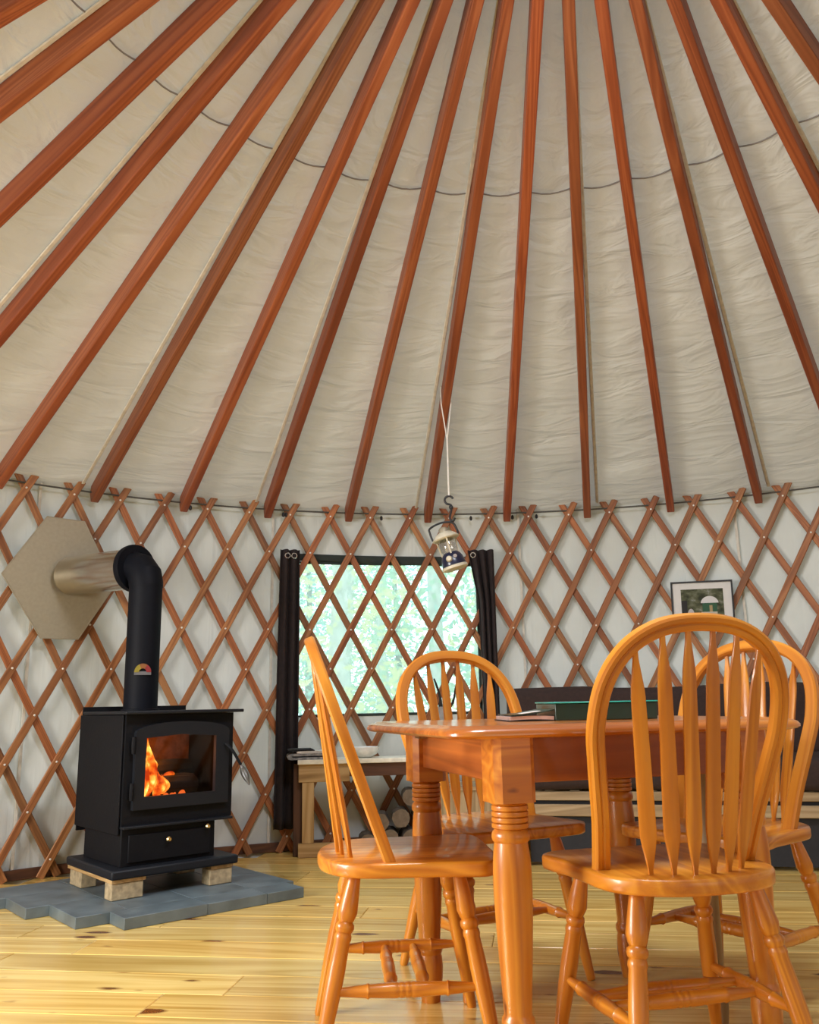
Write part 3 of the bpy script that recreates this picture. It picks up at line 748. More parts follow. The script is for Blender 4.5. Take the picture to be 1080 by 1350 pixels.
# firebox: hollow shell open at the front
U0, U1, V0_, V1_ = 0.042, 0.552, 0.035, 0.52
wu0, wu1, wz0, wz1 = 0.125, 0.455, 0.436, 0.678
b = MB()
for lo, hi in (((U0, V0_, 0.322), (U0+0.03, V1_, 0.778)), ((U1-0.03, V0_, 0.322), (U1, V1_, 0.778)), ((U0+0.03, V1_-0.03, 0.322), (U1-0.03, V1_, 0.778)),
               ((U0+0.03, V0_, 0.322), (U1-0.03, V1_-0.03, 0.41)), ((U0+0.03, V0_, 0.72), (U1-0.03, V1_-0.03, 0.778)),
               ((U0+0.03, V0_, 0.41), (wu0-0.02, V0_+0.03, 0.72)), ((wu1+0.02, V0_, 0.41), (U1-0.03, V0_+0.03, 0.72))):
    b.box((lo[0], lo[1], lo[2]-ZB), (hi[0], hi[1], hi[2]-ZB))
b.build('firebox', M['iron'], stove)
sb('fire_lining', (U0+0.031, V1_-0.10, 0.411), (U1-0.031, V1_-0.031, 0.719), 'glow_brick', 0.002)
sb('heat_shield', (U0-0.010, 0.05, 0.285), (U0-0.002, 0.562, 0.777), 'iron', 0.003)
sb('rear_shield', (U0-0.006, 0.545, 0.262), (U1+0.006, 0.555, 0.815), 'iron', 0.002)
sb('top_plate', (U0-0.022, -0.012, 0.779), (U1+0.030, 0.50, 0.793), 'iron_edge', 0.004)
# door: arched frame with a window
arch = [(0.078, 0.385), (0.520, 0.385), (0.520, 0.700)] + [(0.299 + 0.221*cos(PI*k/16), 0.700 + 0.045*sin(PI*k/16)) for k in range(1, 16)] + [(0.078, 0.700)]
hole = [(wu0, wz0), (wu1, wz0), (wu1, wz1), (0.29, wz1+0.012), (wu0, wz1)]
bm = bmesh.new()
def ring_face(pts, y): return [bm.verts.new((x, y, z-ZB)) for x, z in pts]
o1 = ring_face(arch, 0.010); h1 = ring_face(hole, 0.010); o2 = ring_face(arch, 0.034); h2 = ring_face(hole, 0.034)
for lp in (o1, o2):
    for a, c in zip(lp, lp[1:] + lp[:1]): bm.edges.new((a, c))
for lp in (h1, h2):
    for a, c in zip(lp, lp[1:] + lp[:1]): bm.edges.new((a, c))
for A, B in ((o1, h1), (o2, h2)):
    es = [e for e in bm.edges if e.verts[0] in A+B and e.verts[1] in A+B]
    bmesh.ops.triangle_fill(bm, use_beauty=True, use_dissolve=False, edges=es)
for A, B in ((o1, o2), (h1, h2)):
    for k in range(len(A)): bm.faces.new((A[k], A[(k+1) % len(A)], B[(k+1) % len(A)], B[k]))
bmesh.ops.recalc_face_normals(bm, faces=bm.faces)
me = bpy.data.meshes.new('door'); bm.to_mesh(me); bm.free(); me.materials.append(M['iron_edge'])
door = bpy.data.objects.new('door', me); COL.objects.link(door); door.parent = stove
b = MB(); b.box((wu0-0.006, 0.0342, wz0-ZB-0.006), (wu1+0.006, 0.037, wz1-ZB+0.016)); b.build('door_glass', M['stove_glass'], door)
for z in (0.46, 0.65):
    b = MB(); b.lathe([(0, .008), (.3, .010), (.7, .010), (1, .008)], (0.070, 0.012, z-0.035-ZB), (0.070, 0.012, z+0.035-ZB), 10); b.build('hinge', M['iron'], door)
b = MB(); hp = spline([(0.500, 0.008, 0.640-ZB), (0.520, -0.022, 0.610-ZB), (0.556, -0.038, 0.545-ZB)], 6)
b.sweep(hp, circ(0.0065, 8)); b.build('door_handle', M['iron'], door)
b = MB(); a0, a1 = Vector((0.556, -0.038, 0.545-ZB)), Vector((0.598, -0.046, 0.455-ZB))
b.lathe([(0, .005), (.06, .007)] + [(0.08 + 0.88*k/40, (0.005 + 0.0125*sin(PI*min(1, 0.06 + 0.94*(k/40)**0.8))) - (0.0012 if k % 2 else 0)) for k in range(41)] + [(1, .003)], a0, a1, 12)
b.build('coil_grip', M['dark_steel'], door)
# fire
for (u, v, z, dx, dy, r, rz) in ((0.18, 0.20, 0.445, 0.28, 0.03, 0.045, 0), (0.16, 0.30, 0.448, 0.30, -0.06, 0.05, 0), (0.22, 0.25, 0.52, 0.24, 0.05, 0.04, 0)):
    b = MB(); b.lathe([(0, r*0.9), (0.1, r), (0.5, r*1.05), (0.9, r), (1, r*0.9)], (u-0.02, v, z-ZB+0.01), (u+dx, v+dy, z-ZB+0.01), 10); b.build('burning_log', M['ember_log'], stove)
def flame(u, v, z, h, w, tw):
    b = MB(); pts = []; n = 14
    path = []; rad = []
    for k in range(n+1):
        t = k/n
        path.append(Vector((u + tw*sin(t*4.2)*0.5 + tw*t*0.4, v + 0.01*sin(t*5+u*30), z - ZB + h*t)))
        rad.append(max(0.002, w*(sin(PI*min(1, t*0.95+0.12))**0.8)*(1-0.55*t)))
    vs = []; gs = []; fs = []; sg = 12
    for p, r in zip(path, rad):
        for q in range(sg):
            a = 2*PI*q/sg; vs.append(p + Vector((r*cos(a), 0.5*r*sin(a), 0))); gs.append(p + Vector((r*cos(a), 0.5*r*sin(a), 0)))
    for k in range(n):
        for q in range(sg): fs.append((k*sg+q, k*sg+(q+1) % sg, (k+1)*sg+(q+1) % sg, (k+1)*sg+q))
    b.add(vs, fs, gs); b.build('flame', M['flame'], stove)
for a in ((0.150, 0.10, 0.43, 0.23, 0.034, 0.012), (0.175, 0.12, 0.43, 0.25, 0.036, 0.045), (0.195, 0.16, 0.44, 0.19, 0.040, 0.03), (0.22, 0.10, 0.43, 0.10, 0.036, 0.03),
          (0.255, 0.13, 0.43, 0.085, 0.034, 0.02), (0.145, 0.20, 0.45, 0.24, 0.04, 0.05), (0.23, 0.24, 0.46, 0.16, 0.05, 0.04), (0.32, 0.25, 0.46, 0.10, 0.04, 0.03)):
    flame(*a)
b = MB()
for k in range(26):
    u, v = random.uniform(0.13, 0.42), random.uniform(0.09, 0.34); r = random.uniform(0.008, 0.02)
    b.lathe([(0, r*0.5), (0.3, r), (0.7, r*0.9), (1, r*0.4)], (u, v, 0.411-ZB), (u+0.01, v, 0.411-ZB+r*1.4), 6)
o = b.build('embers', M['ember'], stove); tag(o, kind='stuff')
lp = bpy.data.lights.new('fire_glow', 'POINT'); lp.energy = 5.0; lp.color = (1.0, 0.32, 0.06); lp.shadow_soft_size = 0.05
o = bpy.data.objects.new('fire_glow', lp); COL.objects.link(o); o.location = loc(0.22, 0.22, 0.58)

# flue
fb = loc(0.235, 0.355, 0.794)
flue = thing('stovepipe', 'black stovepipe rising from the stove and turning into a shiny steel section at the wall', 'stovepipe', fb)
wp = cyl(0.95, R - 0.03, 1.49); 
hd = Vector((wp.x - fb.x, wp.y - fb.y, 0)); HL = hd.length; hd.normalize()
ZE = 1.478 - 0.794; re = 0.078
b = MB(); b.lathe([(0, re+0.010), (0.012, re+0.010), (0.014, re), (1, re)], (0, 0, 0), (0, 0, ZE-0.085), 28, cap=False); b.build('pipe', M['pipe_black'], flue, smooth=40)
b = MB(); path = [Vector((0, 0, ZE-0.10))]
NG = 3
for k in range(NG+1):
    a = PI/2*k/NG; path.append(Vector((0, 0, ZE-0.085)) + hd*(0.085*(1-cos(a))) + Vector((0, 0, 0.085*sin(a))))
path.append(path[-1] + hd*0.03)
b.sweep(path, circ(re+0.003, 28), nrm=lambda k: Vector((-hd.y, hd.x, 0)), cap=False); b.build('elbow', M['pipe_black'], flue, smooth=22)
e0 = hd*0.095 + Vector((0, 0, ZE)); e1 = hd*(HL-0.032) + Vector((0, 0, ZE + (wp.z - 0.794 - ZE)))
b = MB(); b.lathe([(0, 0.082), (0, 0.112), (0.035, 0.112), (0.04, 0.101), (1, 0.101)], e0, e1, 36, cap=False); b.build('steel_section', M['steel'], flue, smooth=40)
b = MB(); b.lathe([(0, 0.078), (0, 0.116), (0.5, 0.119), (1, 0.116)], e0 - hd*0.022, e0 + hd*0.012, 36, cap=False); b.build('adapter_collar', M['pipe_black'], flue, smooth=40)
# dial thermometer on the pipe, facing the camera side
fd = Vector((-fb.x*0.42, -fb.y, 0)).normalized(); fd = Matrix.Rotation(math.radians(12), 3, 'Z') @ fd; sdv = Vector((0,0,1)).cross(fd)
dc = Vector((0, 0, 0.968-0.794)) + fd*(re+0.004)
th = None
for a0, a1, mt in ((0, 60, 'red_dial'), (60, 115, 'orange_dial'), (115, 180, 'yellow_dial')):
    b = MB(); vs = []; n = 8
    for dd in (0, 0.004):
        for k in range(n+1):
            a = math.radians(a0 + (a1-a0)*k/n)
            for r in (0.017, 0.038): vs.append(dc + fd*dd + sdv*(r*cos(a)) + Vector((0,0,1))*(r*sin(a)*1.05))
    q = 2*(n+1); fs = []
    for k in range(n): fs += [(2*k, 2*k+1, 2*k+3, 2*k+2), (q+2*k, q+2*k+1, q+2*k+3, q+2*k+2), (2*k, 2*k+2, q+2*k+2, q+2*k), (2*k+1, 2*k+3, q+2*k+3, q+2*k+1)]
    fs += [(0, 1, q+1, q), (2*n, 2*n+1, q+2*n+1, q+2*n)]
    b.add(vs, fs); o = b.build('thermometer_band', M[mt], flue)
b = MB(); b.box((-0.038, -0.002, -0.012), (0.038, 0.003, 0.004), Matrix.Translation(dc) @ Matrix((sdv, -fd, Vector((0,0,1)))).transposed().to_4x4()); b.build('thermometer_plate', M['dial_grey'], flue)

# hexagonal wall plate where the flue leaves
pc = cyl(0.82, R - 0.043, 1.478); nn = Vector((CX - pc.x, CY - pc.y, 0)).normalized(); tt = Vector((0,0,1)).cross(nn)
hexp = [(-0.295, 0.0), (-0.085, -0.315), (0.105, -0.315), (0.285, -0.02), (0.10, 0.312), (-0.095, 0.316)]
bmx = Matrix((tt, Vector((0,0,1)), nn)).transposed().to_4x4()
wpl = thing('flue_plate', 'beige metal hexagon plate on the lattice around the steel stovepipe', 'plate', pc)
b = MB(); b.prism([(x, z) for x, z in hexp], -0.002, 0.004, 0.0, bmx); b.build('plate_sheet', M['galv'], wpl)
b = MB(); pe = [bmx @ Vector((x, z, 0.003)) for x, z in hexp]
b.sweep(pe, rrect(0.006, 0.006, 0.001, 1), nrm=lambda k: nn, closed=True); b.build('plate_rim', M['galv'], wpl)

# ------------------------------------------------------------------ bench under the window, with its things
BA = math.radians(5)
bo = Vector((-0.638, 4.945, 0))
bench = thing('bench', 'rough wooden bench with a cream top under the window', 'bench', bo, BA)
b = MB(); b.box((-0.005, -0.015, 0.485), (1.06, 0.185, 0.510)); b.build('bench_top', M['white_top'], bench, bevel=0.003)
b = MB(); b.box((0.0, 0.0, 0.39), (0.28, 0.03, 0.485)); b.build('front_rail', M['rough_wood'], bench, bevel=0.002)
b = MB(); b.box((0.28, 0.008, 0.415), (1.0, 0.03, 0.485)); b.build('dark_apron', M['dark_wood'], bench, bevel=0.002)
b = MB(); b.box((0.0, 0.002, 0.0), (0.30, 0.035, 0.072)); b.build('foot_rail', M['rough_wood'], bench, bevel=0.002)
for x, y, mt in ((0.02, 0.004, 'rough_wood'), (-0.03, 0.05, 'dark_wood'), (0.95, 0.004, 'rough_wood'), (0.95, 0.14, 'dark_wood')):
    b = MB(); b.box((x, y, 0.072 if mt == 'rough_wood' and x < .5 else 0.0), (x+0.065, y+0.04, 0.39 if x < .5 and mt == 'rough_wood' else 0.485)); b.build('leg', M[mt], bench, bevel=0.003)
def bl_(u, v, z): return Vector((bo.x + u*cos(BA) - v*sin(BA), bo.y + u*sin(BA) + v*cos(BA), z))
nw = thing('newspaper', 'folded dark newspaper overhanging the left end of the bench', 'newspaper', bl_(0.03, 0.08, 0.5105), BA+0.1)
def fold(name, mat, x0, x1, z, th, y0=-0.09, y1=0.065):
    sec = [Vector((x0 + 0.02 + 0.0, 0, z)), Vector((x1, 0, z)), Vector((x1, 0, z+th*0.4)), Vector((x0+0.03, 0, z+th*0.4)), Vector((x0+0.02, 0, z+th*0.6)), Vector((x1-0.01, 0, z+th*0.62)), Vector((x1-0.012, 0, z+th)), Vector((x0+0.02, 0, z+th*1.02)), Vector((x0+0.004, 0, z+th*0.85)), Vector((x0, 0, z+th*0.5)), Vector((x0+0.004, 0, z+th*0.12))]
    b = MB(); k = len(sec); vs = [s + Vector((0, y, 0)) for y in (y0, (y0+y1)/2, y1) for s in sec]
    fs = [(j*k+i, j*k+(i+1) % k, (j+1)*k+(i+1) % k, (j+1)*k+i) for j in range(2) for i in range(k)] + [tuple(range(k))[::-1], tuple(range(2*k, 3*k))]
    b.add(vs, fs); return b.build(name, mat, nw, smooth=50)
fold('outer_fold', M['news'], -0.10, 0.13, 0.0, 0.032); fold('inner_section', M['paper'], -0.05, 0.16, 0.0335, 0.012)
fold('dark_cover', M['dark_cloth'], -0.095, 0.05, 0.0465, 0.010)
b = MB(); b.lathe([(0, .035), (.05, .04), (.35, .068), (.7, .078), (1, .080), (1, .076), (.7, .072), (.3, .06), (.12, .03)], bl_(0.37, 0.085, 0.511), bl_(0.37, 0.085, 0.568), 28, cap=True)
o = b.build('bowl', M['white_ceramic']); tag(o, 'small white bowl on the bench top right of the newspaper', 'bowl')
vz = thing('vase', 'grey stoneware vase holding dark twigs on the bench before the window', 'vase', bl_(0.822, 0.09, 0.511))
b = MB(); b.lathe([(0, .034), (.06, .040), (.4, .046), (.75, .038), (.9, .030), (1, .034), (.99, .028), (.8, .026)], (0,0,0), (0,0,0.27), 20, cap=False); b.build('vase_body', M['grey_clay'], vz)
for p in ([(0,0,.1), (-.010,.0,.24), (-.022,0,.34), (-.050,.005,.43)], [(0,0,.1), (.025,0,.24), (.058,0,.30), (.074,.0,.385)], [(0.0,0,.1), (.012,0,.23), (.03,0,.28)], [(-.005,0,.1), (-.02,0,.26), (-.018,0,.31)]):
    b = MB(); b.sweep(spline(p, 5), circ(0.012, 6), scale=lambda t: 1.1-0.7*t); b.build('twig', M['twig'], vz)
# firewood under the bench
k = 0
logs = [(0.50, .075, .055), (0.622, .07, .060), (0.745, .08, .056), (0.382, .06, .05), (0.86, .07, .055), (0.565, .182, .055), (0.685, .19, .06), (0.45, .165, .05), (0.80, .185, .052), (0.62, .29, .05)]
names_ = {}
for z0, z1, nm in ((0, .12, 'bottom row'), (.12, .24, 'middle row'), (.24, .5, 'top')):
    rowl = sorted(q for q in logs if z0 <= q[1] < z1)
    for k, q in enumerate(rowl):
        names_[q] = 'grey-barked firewood log on top of the pile under the bench' if nm == 'top' else 'firewood log under the bench, %s of the %s of the pile' % (('leftmost', 'second from left', 'third from left', 'fourth from left', 'fifth from left')[k], nm)
for (u, z, r) in logs:
    t = thing('firewood_log', names_[(u, z, r)], 'log', bl_(u, 0.05, 0), BA + random.uniform(-.08, .08), 'firewood under the bench')
    sg = 12; rr = [r*random.uniform(0.86, 0.975) for _ in range(sg)]
    z_ = {0: .062}.get(0) if False else z
    vs = []; gs = []
    for y in (0.0, 0.17):
        for q in range(sg): vs.append(Vector((rr[q]*cos(2*PI*q/sg), y, z_ + rr[q]*sin(2*PI*q/sg)))); gs.append(Vector((y, cos(2*PI*q/sg)*r, sin(2*PI*q/sg)*r)))
    b = MB(); b.add(vs, [(q, (q+1) % sg, sg+(q+1) % sg, sg+q) for q in range(sg)] + [tuple(range(sg, 2*sg))], gs); b.build('bark', M['bark'], t)
    b = MB(); b.add([v + Vector((0, -0.001, 0)) for v in vs[:sg]], [tuple(range(sg))[::-1]], gs[:sg]); b.build('cut_face', M['log_end'], t)

# low wooden chest between bench and sofa
cbx = thing('wooden_chest', 'low plain pine chest standing behind the table between bench and sofa', 'chest', (0.30, 4.62, 0), math.radians(3))
for nme, lo, hi in (('front_panel', (-0.16, -0.14, 0.03), (0.17, -0.122, 0.375)), ('back_panel', (-0.16, 0.122, 0.03), (0.17, 0.14, 0.375)), ('side_panel', (-0.16, -0.122, 0.0), (-0.142, 0.122, 0.375)), ('side_panel', (0.152, -0.122, 0.0), (0.17, 0.122, 0.375)), ('lid', (-0.165, -0.15, 0.3755), (0.175, 0.145, 0.395))):
    b = MB(); b.box(lo, hi); b.build(nme, M['pale_wood'], cbx, bevel=0.002)

# sofa
so = Vector((1.47, 4.43, 0))
sofa = thing('sofa', 'dark brown futon sofa with pale wooden front rails behind the table', 'sofa', so, math.radians(-13))
def cushion(name, lo, hi, par, mat, r=0.05, puff=0.02):
    b = MB(); nx, ny, nz = 14, 6, 4; cx_, cy_, cz_ = [(a+c)/2 for a, c in zip(lo, hi)]
    bm = bmesh.new(); bmesh.ops.create_cube(bm, size=1)
    for v in bm.verts: v.co = Vector((lo[0] if v.co.x < 0 else hi[0], lo[1] if v.co.y < 0 else hi[1], lo[2] if v.co.z < 0 else hi[2]))
    bmesh.ops.bevel(bm, geom=bm.edges[:], offset=r, segments=4, affect='EDGES', profile=0.6)
    bmesh.ops.subdivide_edges(bm, edges=[e for e in bm.edges if e.calc_length() > 0.25], cuts=8, use_grid_fill=True)
    for v in bm.verts:
        q = v.co * 3.0; v.co += Vector((0, puff*noise.noise(q), puff*0.9*noise.noise(q + Vector((5, 3, 1)))))
    me = bpy.data.meshes.new(name); bm.to_mesh(me); bm.free()
    me.polygons.foreach_set('use_smooth', [True]*len(me.polygons)); me.materials.append(mat)
    at = me.attributes.new('gc', 'FLOAT_VECTOR', 'POINT'); at.data.foreach_set('vector', [c for v in me.vertices for c in v.co])
    o = bpy.data.objects.new(name, me); COL.objects.link(o); o.parent = par; return o
SX0, SX1 = -0.95, 0.72
cushion('seat_mattress', (SX0+0.03, -0.10, 0.365), (SX1-0.03, 0.46, 0.52), sofa, M['sofa'])
cushion('back_mattress', (SX0-0.10, 0.30, 0.50), (SX1, 0.46, 0.875), sofa, M['sofa'], 0.06)
for z0, z1 in ((0.315, 0.358), (0.240, 0.296)):
    b = MB(); b.box((SX0+0.02, -0.075, z0), (SX1-0.02, -0.050, z1)); b.build('front_rail', M['pale_wood'], sofa, bevel=0.004)
b = MB(); b.box((SX0+0.04, -0.044, 0.02), (SX1-0.04, -0.036, 0.335)); b.build('under_shade_sheet', M['dark_cloth'], sofa)  # added dark sheet, stands in for the shade under the sofa
for k in range(9):
    x = SX0 + 0.06 + (SX1-SX0-0.17)*k/8; b = MB(); b.box((x, -0.034, 0.340), (x+0.05, 0.449, 0.362)); b.build('seat_slat', M['pale_wood'], sofa, bevel=0.003)
for x in (SX0-0.045, SX1-0.015):
    for y in (-0.09, 0.42):
        b = MB(); b.box((x, y, 0.0), (x+0.06, y+0.05, 0.395)); b.build('leg', M['pale_wood'], sofa, bevel=0.004)
    b = MB(); b.box((x+0.004, -0.04, 0.26), (x+0.056, 0.42, 0.33)); b.build('end_rail', M['pale_wood'], sofa, bevel=0.004)
b = MB(); b.box((SX0+0.02, 0.45, 0.26), (SX1-0.02, 0.47, 0.36)); b.build('back_rail', M['pale_wood'], sofa, bevel=0.004)

# ------------------------------------------------------------------ picture on the lattice
pA, pB = Vector((1.561, 5.178, 1.335)), Vector((1.885, 5.053, 1.328))
pcn = (pA+pB)/2; tx = (pB-pA); PWd = tx.length; tx.normalize(); ny = tx.cross(Vector((0,0,1))).normalized(); uz = ny.cross(-tx).normalized() if False else (-(tx.cross(ny))).normalized()
if uz.z < 0: uz = -uz
nrm_ = ny if ny.dot(Vector((CX, CY, 1.3)) - pcn) > 0 else -ny
pf = thing('framed_photo', 'black framed photo with white mat hanging on the lattice above the sofa', 'picture', pcn + nrm_*0.045)
PM = Matrix((tx, uz, nrm_)).transposed().to_4x4()
hw, hh = PWd/2, 0.142
for nme, lo, hi in (('frame_rail', (-hw, hh-0.010), (hw, hh)), ('frame_rail', (-hw, -hh), (hw, -hh+0.010)), ('frame_rail', (-hw, -hh+0.010), (-hw+0.010, hh-0.010)), ('frame_rail', (hw-0.010, -hh+0.010), (hw, hh-0.010))):
    b = MB(); b.box((lo[0], lo[1], -0.010), (hi[0], hi[1], 0.008), PM); b.build(nme, M['frame_black'], pf, bevel=0.001)
b = MB(); b.box((-hw+0.009, -hh+0.009, -0.006), (hw-0.009, hh-0.009, 0.0), PM); b.build('picture_mat', M['mat'], pf)
def photo_mat():
    t = NT('printed_photo'); at = t.n('ShaderNodeAttribute', attribute_name='gc'); sp = t.n('ShaderNodeSeparateXYZ'); t.l(at.outputs['Vector'], sp.inputs[0])
    X, Y = sp.outputs[0], sp.outputs[1]
    def mth(op, a, b2=None):
        n_ = t.n('ShaderNodeMath', operation=op)
        for k_, v_ in ((0, a), (1, b2)):
            if v_ is None: continue
            if isinstance(v_, (int, float)): n_.inputs[k_].default_value = v_
            else: t.l(v_, n_.inputs[k_])
        return n_.outputs[0]
    def ell(cx, cy, rx, ry):
        a = mth('POWER', mth('DIVIDE', mth('SUBTRACT', X, cx), rx), 2.0); b2 = mth('POWER', mth('DIVIDE', mth('SUBTRACT', Y, cy), ry), 2.0)
        return mth('LESS_THAN', mth('ADD', a, b2), 1.0)
    def rect(x0, x1, y0, y1): return mth('MULTIPLY', mth('MULTIPLY', mth('GREATER_THAN', X, x0), mth('LESS_THAN', X, x1)), mth('MULTIPLY', mth('GREATER_THAN', Y, y0), mth('LESS_THAN', Y, y1)))
    nz = t.n('ShaderNodeTexNoise', i_Scale=5.0, i_Detail=4.0); t.l(at.outputs['Vector'], nz.inputs['Vector'])
    c = t.ramp(nz.outputs[0], [(0.35, (0.02,0.025,0.012)), (0.5, (0.07,0.08,0.04)), (0.62, (0.14,0.15,0.10)), (0.75, (0.30,0.33,0.34))])
    c = t.mix(rect(0, 1, 0.0, 0.10), c, (0.42,0.42,0.36))
    c = t.mix(rect(0.0, 0.14, 0.05, 0.62), c, (0.014,0.014,0.018))
    c = t.mix(ell(0.22, 0.12, 0.08, 0.22), c, (0.45,0.43,0.45))
    c = t.mix(rect(0.46, 0.84, 0.10, 0.22), c, (0.46,0.44,0.38))
    c = t.mix(rect(0.50, 0.84, 0.22, 0.52), c, (0.025,0.09,0.05))
    c = t.mix(rect(0.66, 0.73, 0.22, 0.44), c, (0.35,0.27,0.14))
    c = t.mix(mth('MULTIPLY', ell(0.67, 0.50, 0.21, 0.25), mth('GREATER_THAN', Y, 0.52)), c, (0.62,0.62,0.64))
    t.l(c, t.b.inputs['Base Color']); t.b.inputs['Roughness'].default_value = 0.25; return t.m
M['photo'] = photo_mat()
b = MB(); q = [(-0.118, -0.078), (0.118, -0.078), (0.118, 0.095), (-0.118, 0.095)]
b.v = [PM @ Vector((x, y, 0.0012)) for x, y in q]; b.g = [Vector((0,0,0)), Vector((1,0,0)), Vector((1,1,0)), Vector((0,1,0))]; b.f = [[0,1,2,3]]; b.mi = [0]
b.build('photo_print', M['photo'], pf, smooth=0, recalc=False)

# ------------------------------------------------------------------ lantern hung from a rafter
ip = 1.461 + 8
rL = 2.565
def raft_under(i, r): a = ang(i); return Vector((CX + r*sin(a), CY + r*cos(a), ZT + SLOPE*(R - r)))
hp0 = raft_under(ip, rL)
hookz = 1.845
cordt = thing('hanging_cord', 'thin white cord tied round a rafter and holding the black hook', 'cord', hp0)
a = ang(ip); sdd = Vector((cos(a), -sin(a), 0))
b = MB()
zj = -0.20
loop = [Vector((0.0, 0, zj)), sdd*-0.026 + Vector((0,0,0.0)), sdd*-0.027 + Vector((0,0,0.105)), sdd*0.027 + Vector((0,0,0.108)), sdd*0.026 + Vector((0,0,0.0)), Vector((0.0, 0, zj))]
b.sweep(loop, circ(0.0032, 6), nrm=lambda k: Vector((-sdd.y, sdd.x, 0.01))); b.build('loop', M['cord'], cordt)
b = MB(); b.sweep([Vector((0,0,zj+0.01)), Vector((0,0,(zj+hookz-hp0.z)/2)), Vector((0,0,hookz-hp0.z))], circ(0.0045, 6), nrm=lambda k: Vector((1,0,0))); b.build('drop', M['cord'], cordt)
hk = thing('hook', 'black S-shaped hook between the white cord and the lantern', 'hook', Vector((hp0.x, hp0.y, hookz)))
sp1 = []
for k in range(13):
    t = math.radians(20 + 250*k/12); sp1.append(Vector((0.022*cos(t) + 0.0, 0, -0.018 + 0.022*sin(t))))
sp1 += [Vector((0.012, 0, -0.048)), Vector((0.010, 0, -0.075)), Vector((0.002, 0, -0.105)), Vector((0.006, 0, -0.125)), Vector((0.020, 0, -0.128)), Vector((0.028, 0, -0.112))]
b = MB(); b.sweep(spline(sp1, 3), circ(0.0058, 7), nrm=lambda k: Vector((0, 1, 0))); b.build('hook_wire', M['black_plastic'], hk, smooth=60)
b = MB(); b.lathe([(0, .006), (.3, .011), (.7, .011), (1, .006)], (0.010, 0, -0.045), (0.010, 0, -0.068), 10); b.build('swivel', M['black_plastic'], hk)
ln = thing('camp_lantern', 'tilted camping lantern with navy base and clear globe hanging from the hook', 'lantern', Vector((hp0.x - 0.006, hp0.y, 1.46)))
T = Matrix.Translation(Vector((0.022, 0, 0.01))) @ Matrix.Rotation(math.radians(-17), 4, Vector((0.0, -1, 0)))
T = Matrix.Translation(Vector((0.03, 0, 0.005))) @ Matrix.Rotation(math.radians(-16), 4, 'Y')
def LT(x, y, z): return T @ Vector((x, y, z))
def lath(name, prof, z0, z1, mat, sg=22): 
    b = MB(); b.lathe(prof, LT(0,0,z0), LT(0,0,z1), sg); return b.build(name, M[mat], ln, smooth=45)
lath('base_rim', [(0, .060), (.2, .067), (.8, .067), (1, .060)], 0.0, 0.020, 'cream_plastic')
bs = lath('base', [(0, .062), (.1, .063), (.6, .056), (.85, .048), (1, .038)], 0.020, 0.088, 'navy')
b = MB(); b.lathe([(0, .016), (.6, .016), (1, .011)], LT(-0.020, -0.050, 0.052), LT(-0.022, -0.069, 0.054), 12); b.build('switch_knob', M['cream_plastic'], bs)
b = MB(); b.lathe([(0, .012), (1, .010)], LT(0.012, -0.052, 0.058), LT(0.012, -0.062, 0.059), 12); b.build('charge_socket', M['chrome'], bs)
lath('globe', [(0, .036), (.2, .044), (.6, .044), (1, .034)], 0.088, 0.160, 'clear_plastic')
lath('lamp_tube', [(0, .011), (1, .011)], 0.089, 0.150, 'paper')
for k in range(3):
    a = 2*PI*k/3 + 0.5
    b = MB(); b.sweep([LT(0.050*cos(a), 0.050*sin(a), 0.080), LT(0.054*cos(a), 0.054*sin(a), 0.125), LT(0.058*cos(a), 0.058*sin(a), 0.168)], circ(0.0045, 6)); b.build('guard_post', M['cream_plastic'], ln)
lath('cap', [(0, .066), (.15, .072), (.45, .062), (.8, .045), (1, .030)], 0.160, 0.200, 'cream_plastic')
lath('cap_top', [(0, .026), (.7, .024), (1, .016)], 0.200, 0.226, 'galv')
b = MB(); bp = [LT(-0.068, 0, 0.172), LT(-0.070, 0, 0.215), LT(-0.062, 0, 0.240), LT(0.0, 0, 0.252), LT(0.055, 0, 0.238), LT(0.068, 0, 0.205), LT(0.068, 0, 0.172)]
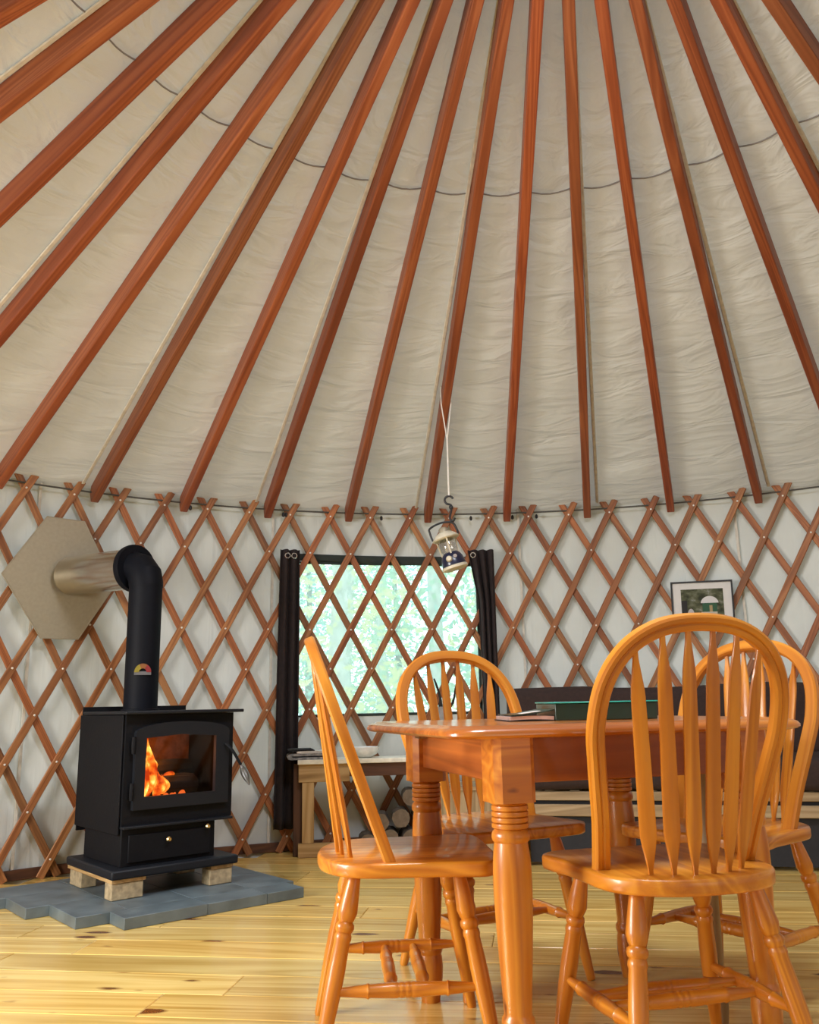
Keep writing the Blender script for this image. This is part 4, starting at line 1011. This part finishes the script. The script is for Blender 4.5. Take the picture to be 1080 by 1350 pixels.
b.sweep(spline(bp, 5), circ(0.0055, 7), nrm=lambda k: Vector((0, 1, 0))); b.build('bail_handle', M['black_plastic'], ln, smooth=60)

# ------------------------------------------------------------------ the wood outside the window
g = MB(); n = 64
g.prism([(CX + 45*cos(2*PI*k/n), CY + 45*sin(2*PI*k/n)) for k in range(n)], -0.75, -0.55)
tag(g.build('ground', M['ground']), kind='structure')
def tree(x, y, h, r, kind):
    mt = ('leaf_green', 'leaf_yellow', 'leaf_blue')[kind]
    lab = ('green leafy tree with a pale trunk in the wood outside the window', 'yellow-green leafy tree with a pale trunk in the wood outside the window', 'blue-green tree with a brown trunk in the wood outside the window')[kind]
    t = thing('tree', lab, 'tree', (x, y, -0.55), random.uniform(0, 6), ('green trees outside', 'yellow-green trees outside', 'blue-green trees outside')[kind])
    b = MB(); b.sweep([Vector((0.06*sin(k*1.3), 0.05*cos(k*1.7), h*k/8)) for k in range(9)], circ(r, 9), scale=lambda q: 1.15-0.8*q); b.build('trunk', M['tree_bark_dark' if kind == 2 else 'tree_bark'], t)
    b = MB(); vs = []; fs = []
    for _ in range(1100):
        z = random.uniform(0.12, 1.0)*h; rr = 1.12*math.sqrt(random.random())*(1.0 - 0.4*abs(z/h-0.5)); a = random.uniform(0, 2*PI)
        c = Vector((rr*cos(a), rr*sin(a), z)); s = random.uniform(0.05, 0.10)
        e1 = Vector((random.gauss(0,1), random.gauss(0,1), random.gauss(0,.6))).normalized(); e2 = e1.orthogonal().normalized()
        q = len(vs); vs += [c - e1*s, c + e2*s*0.55, c + e1*s, c - e2*s*0.55]; fs.append((q, q+1, q+2, q+3))
    b.add(vs, fs); o = b.build('foliage', M[mt], t, smooth=0, recalc=False); tag(o, kind='stuff')
random.seed(21)
spots = []
for _ in range(4000):
    a = math.radians(random.uniform(-33, 33)); d = 6.6 + 22*random.random()
    q = Vector((CX - 0.15 + d*sin(a), CY + d*cos(a)))
    if all((q - p).length > 2.45 for p in spots): spots.append(q)
    if len(spots) >= 46: break
for q in spots: tree(q.x, q.y, random.uniform(6, 9), random.uniform(0.07, 0.16), random.choice((0, 0, 1, 2, 2)))
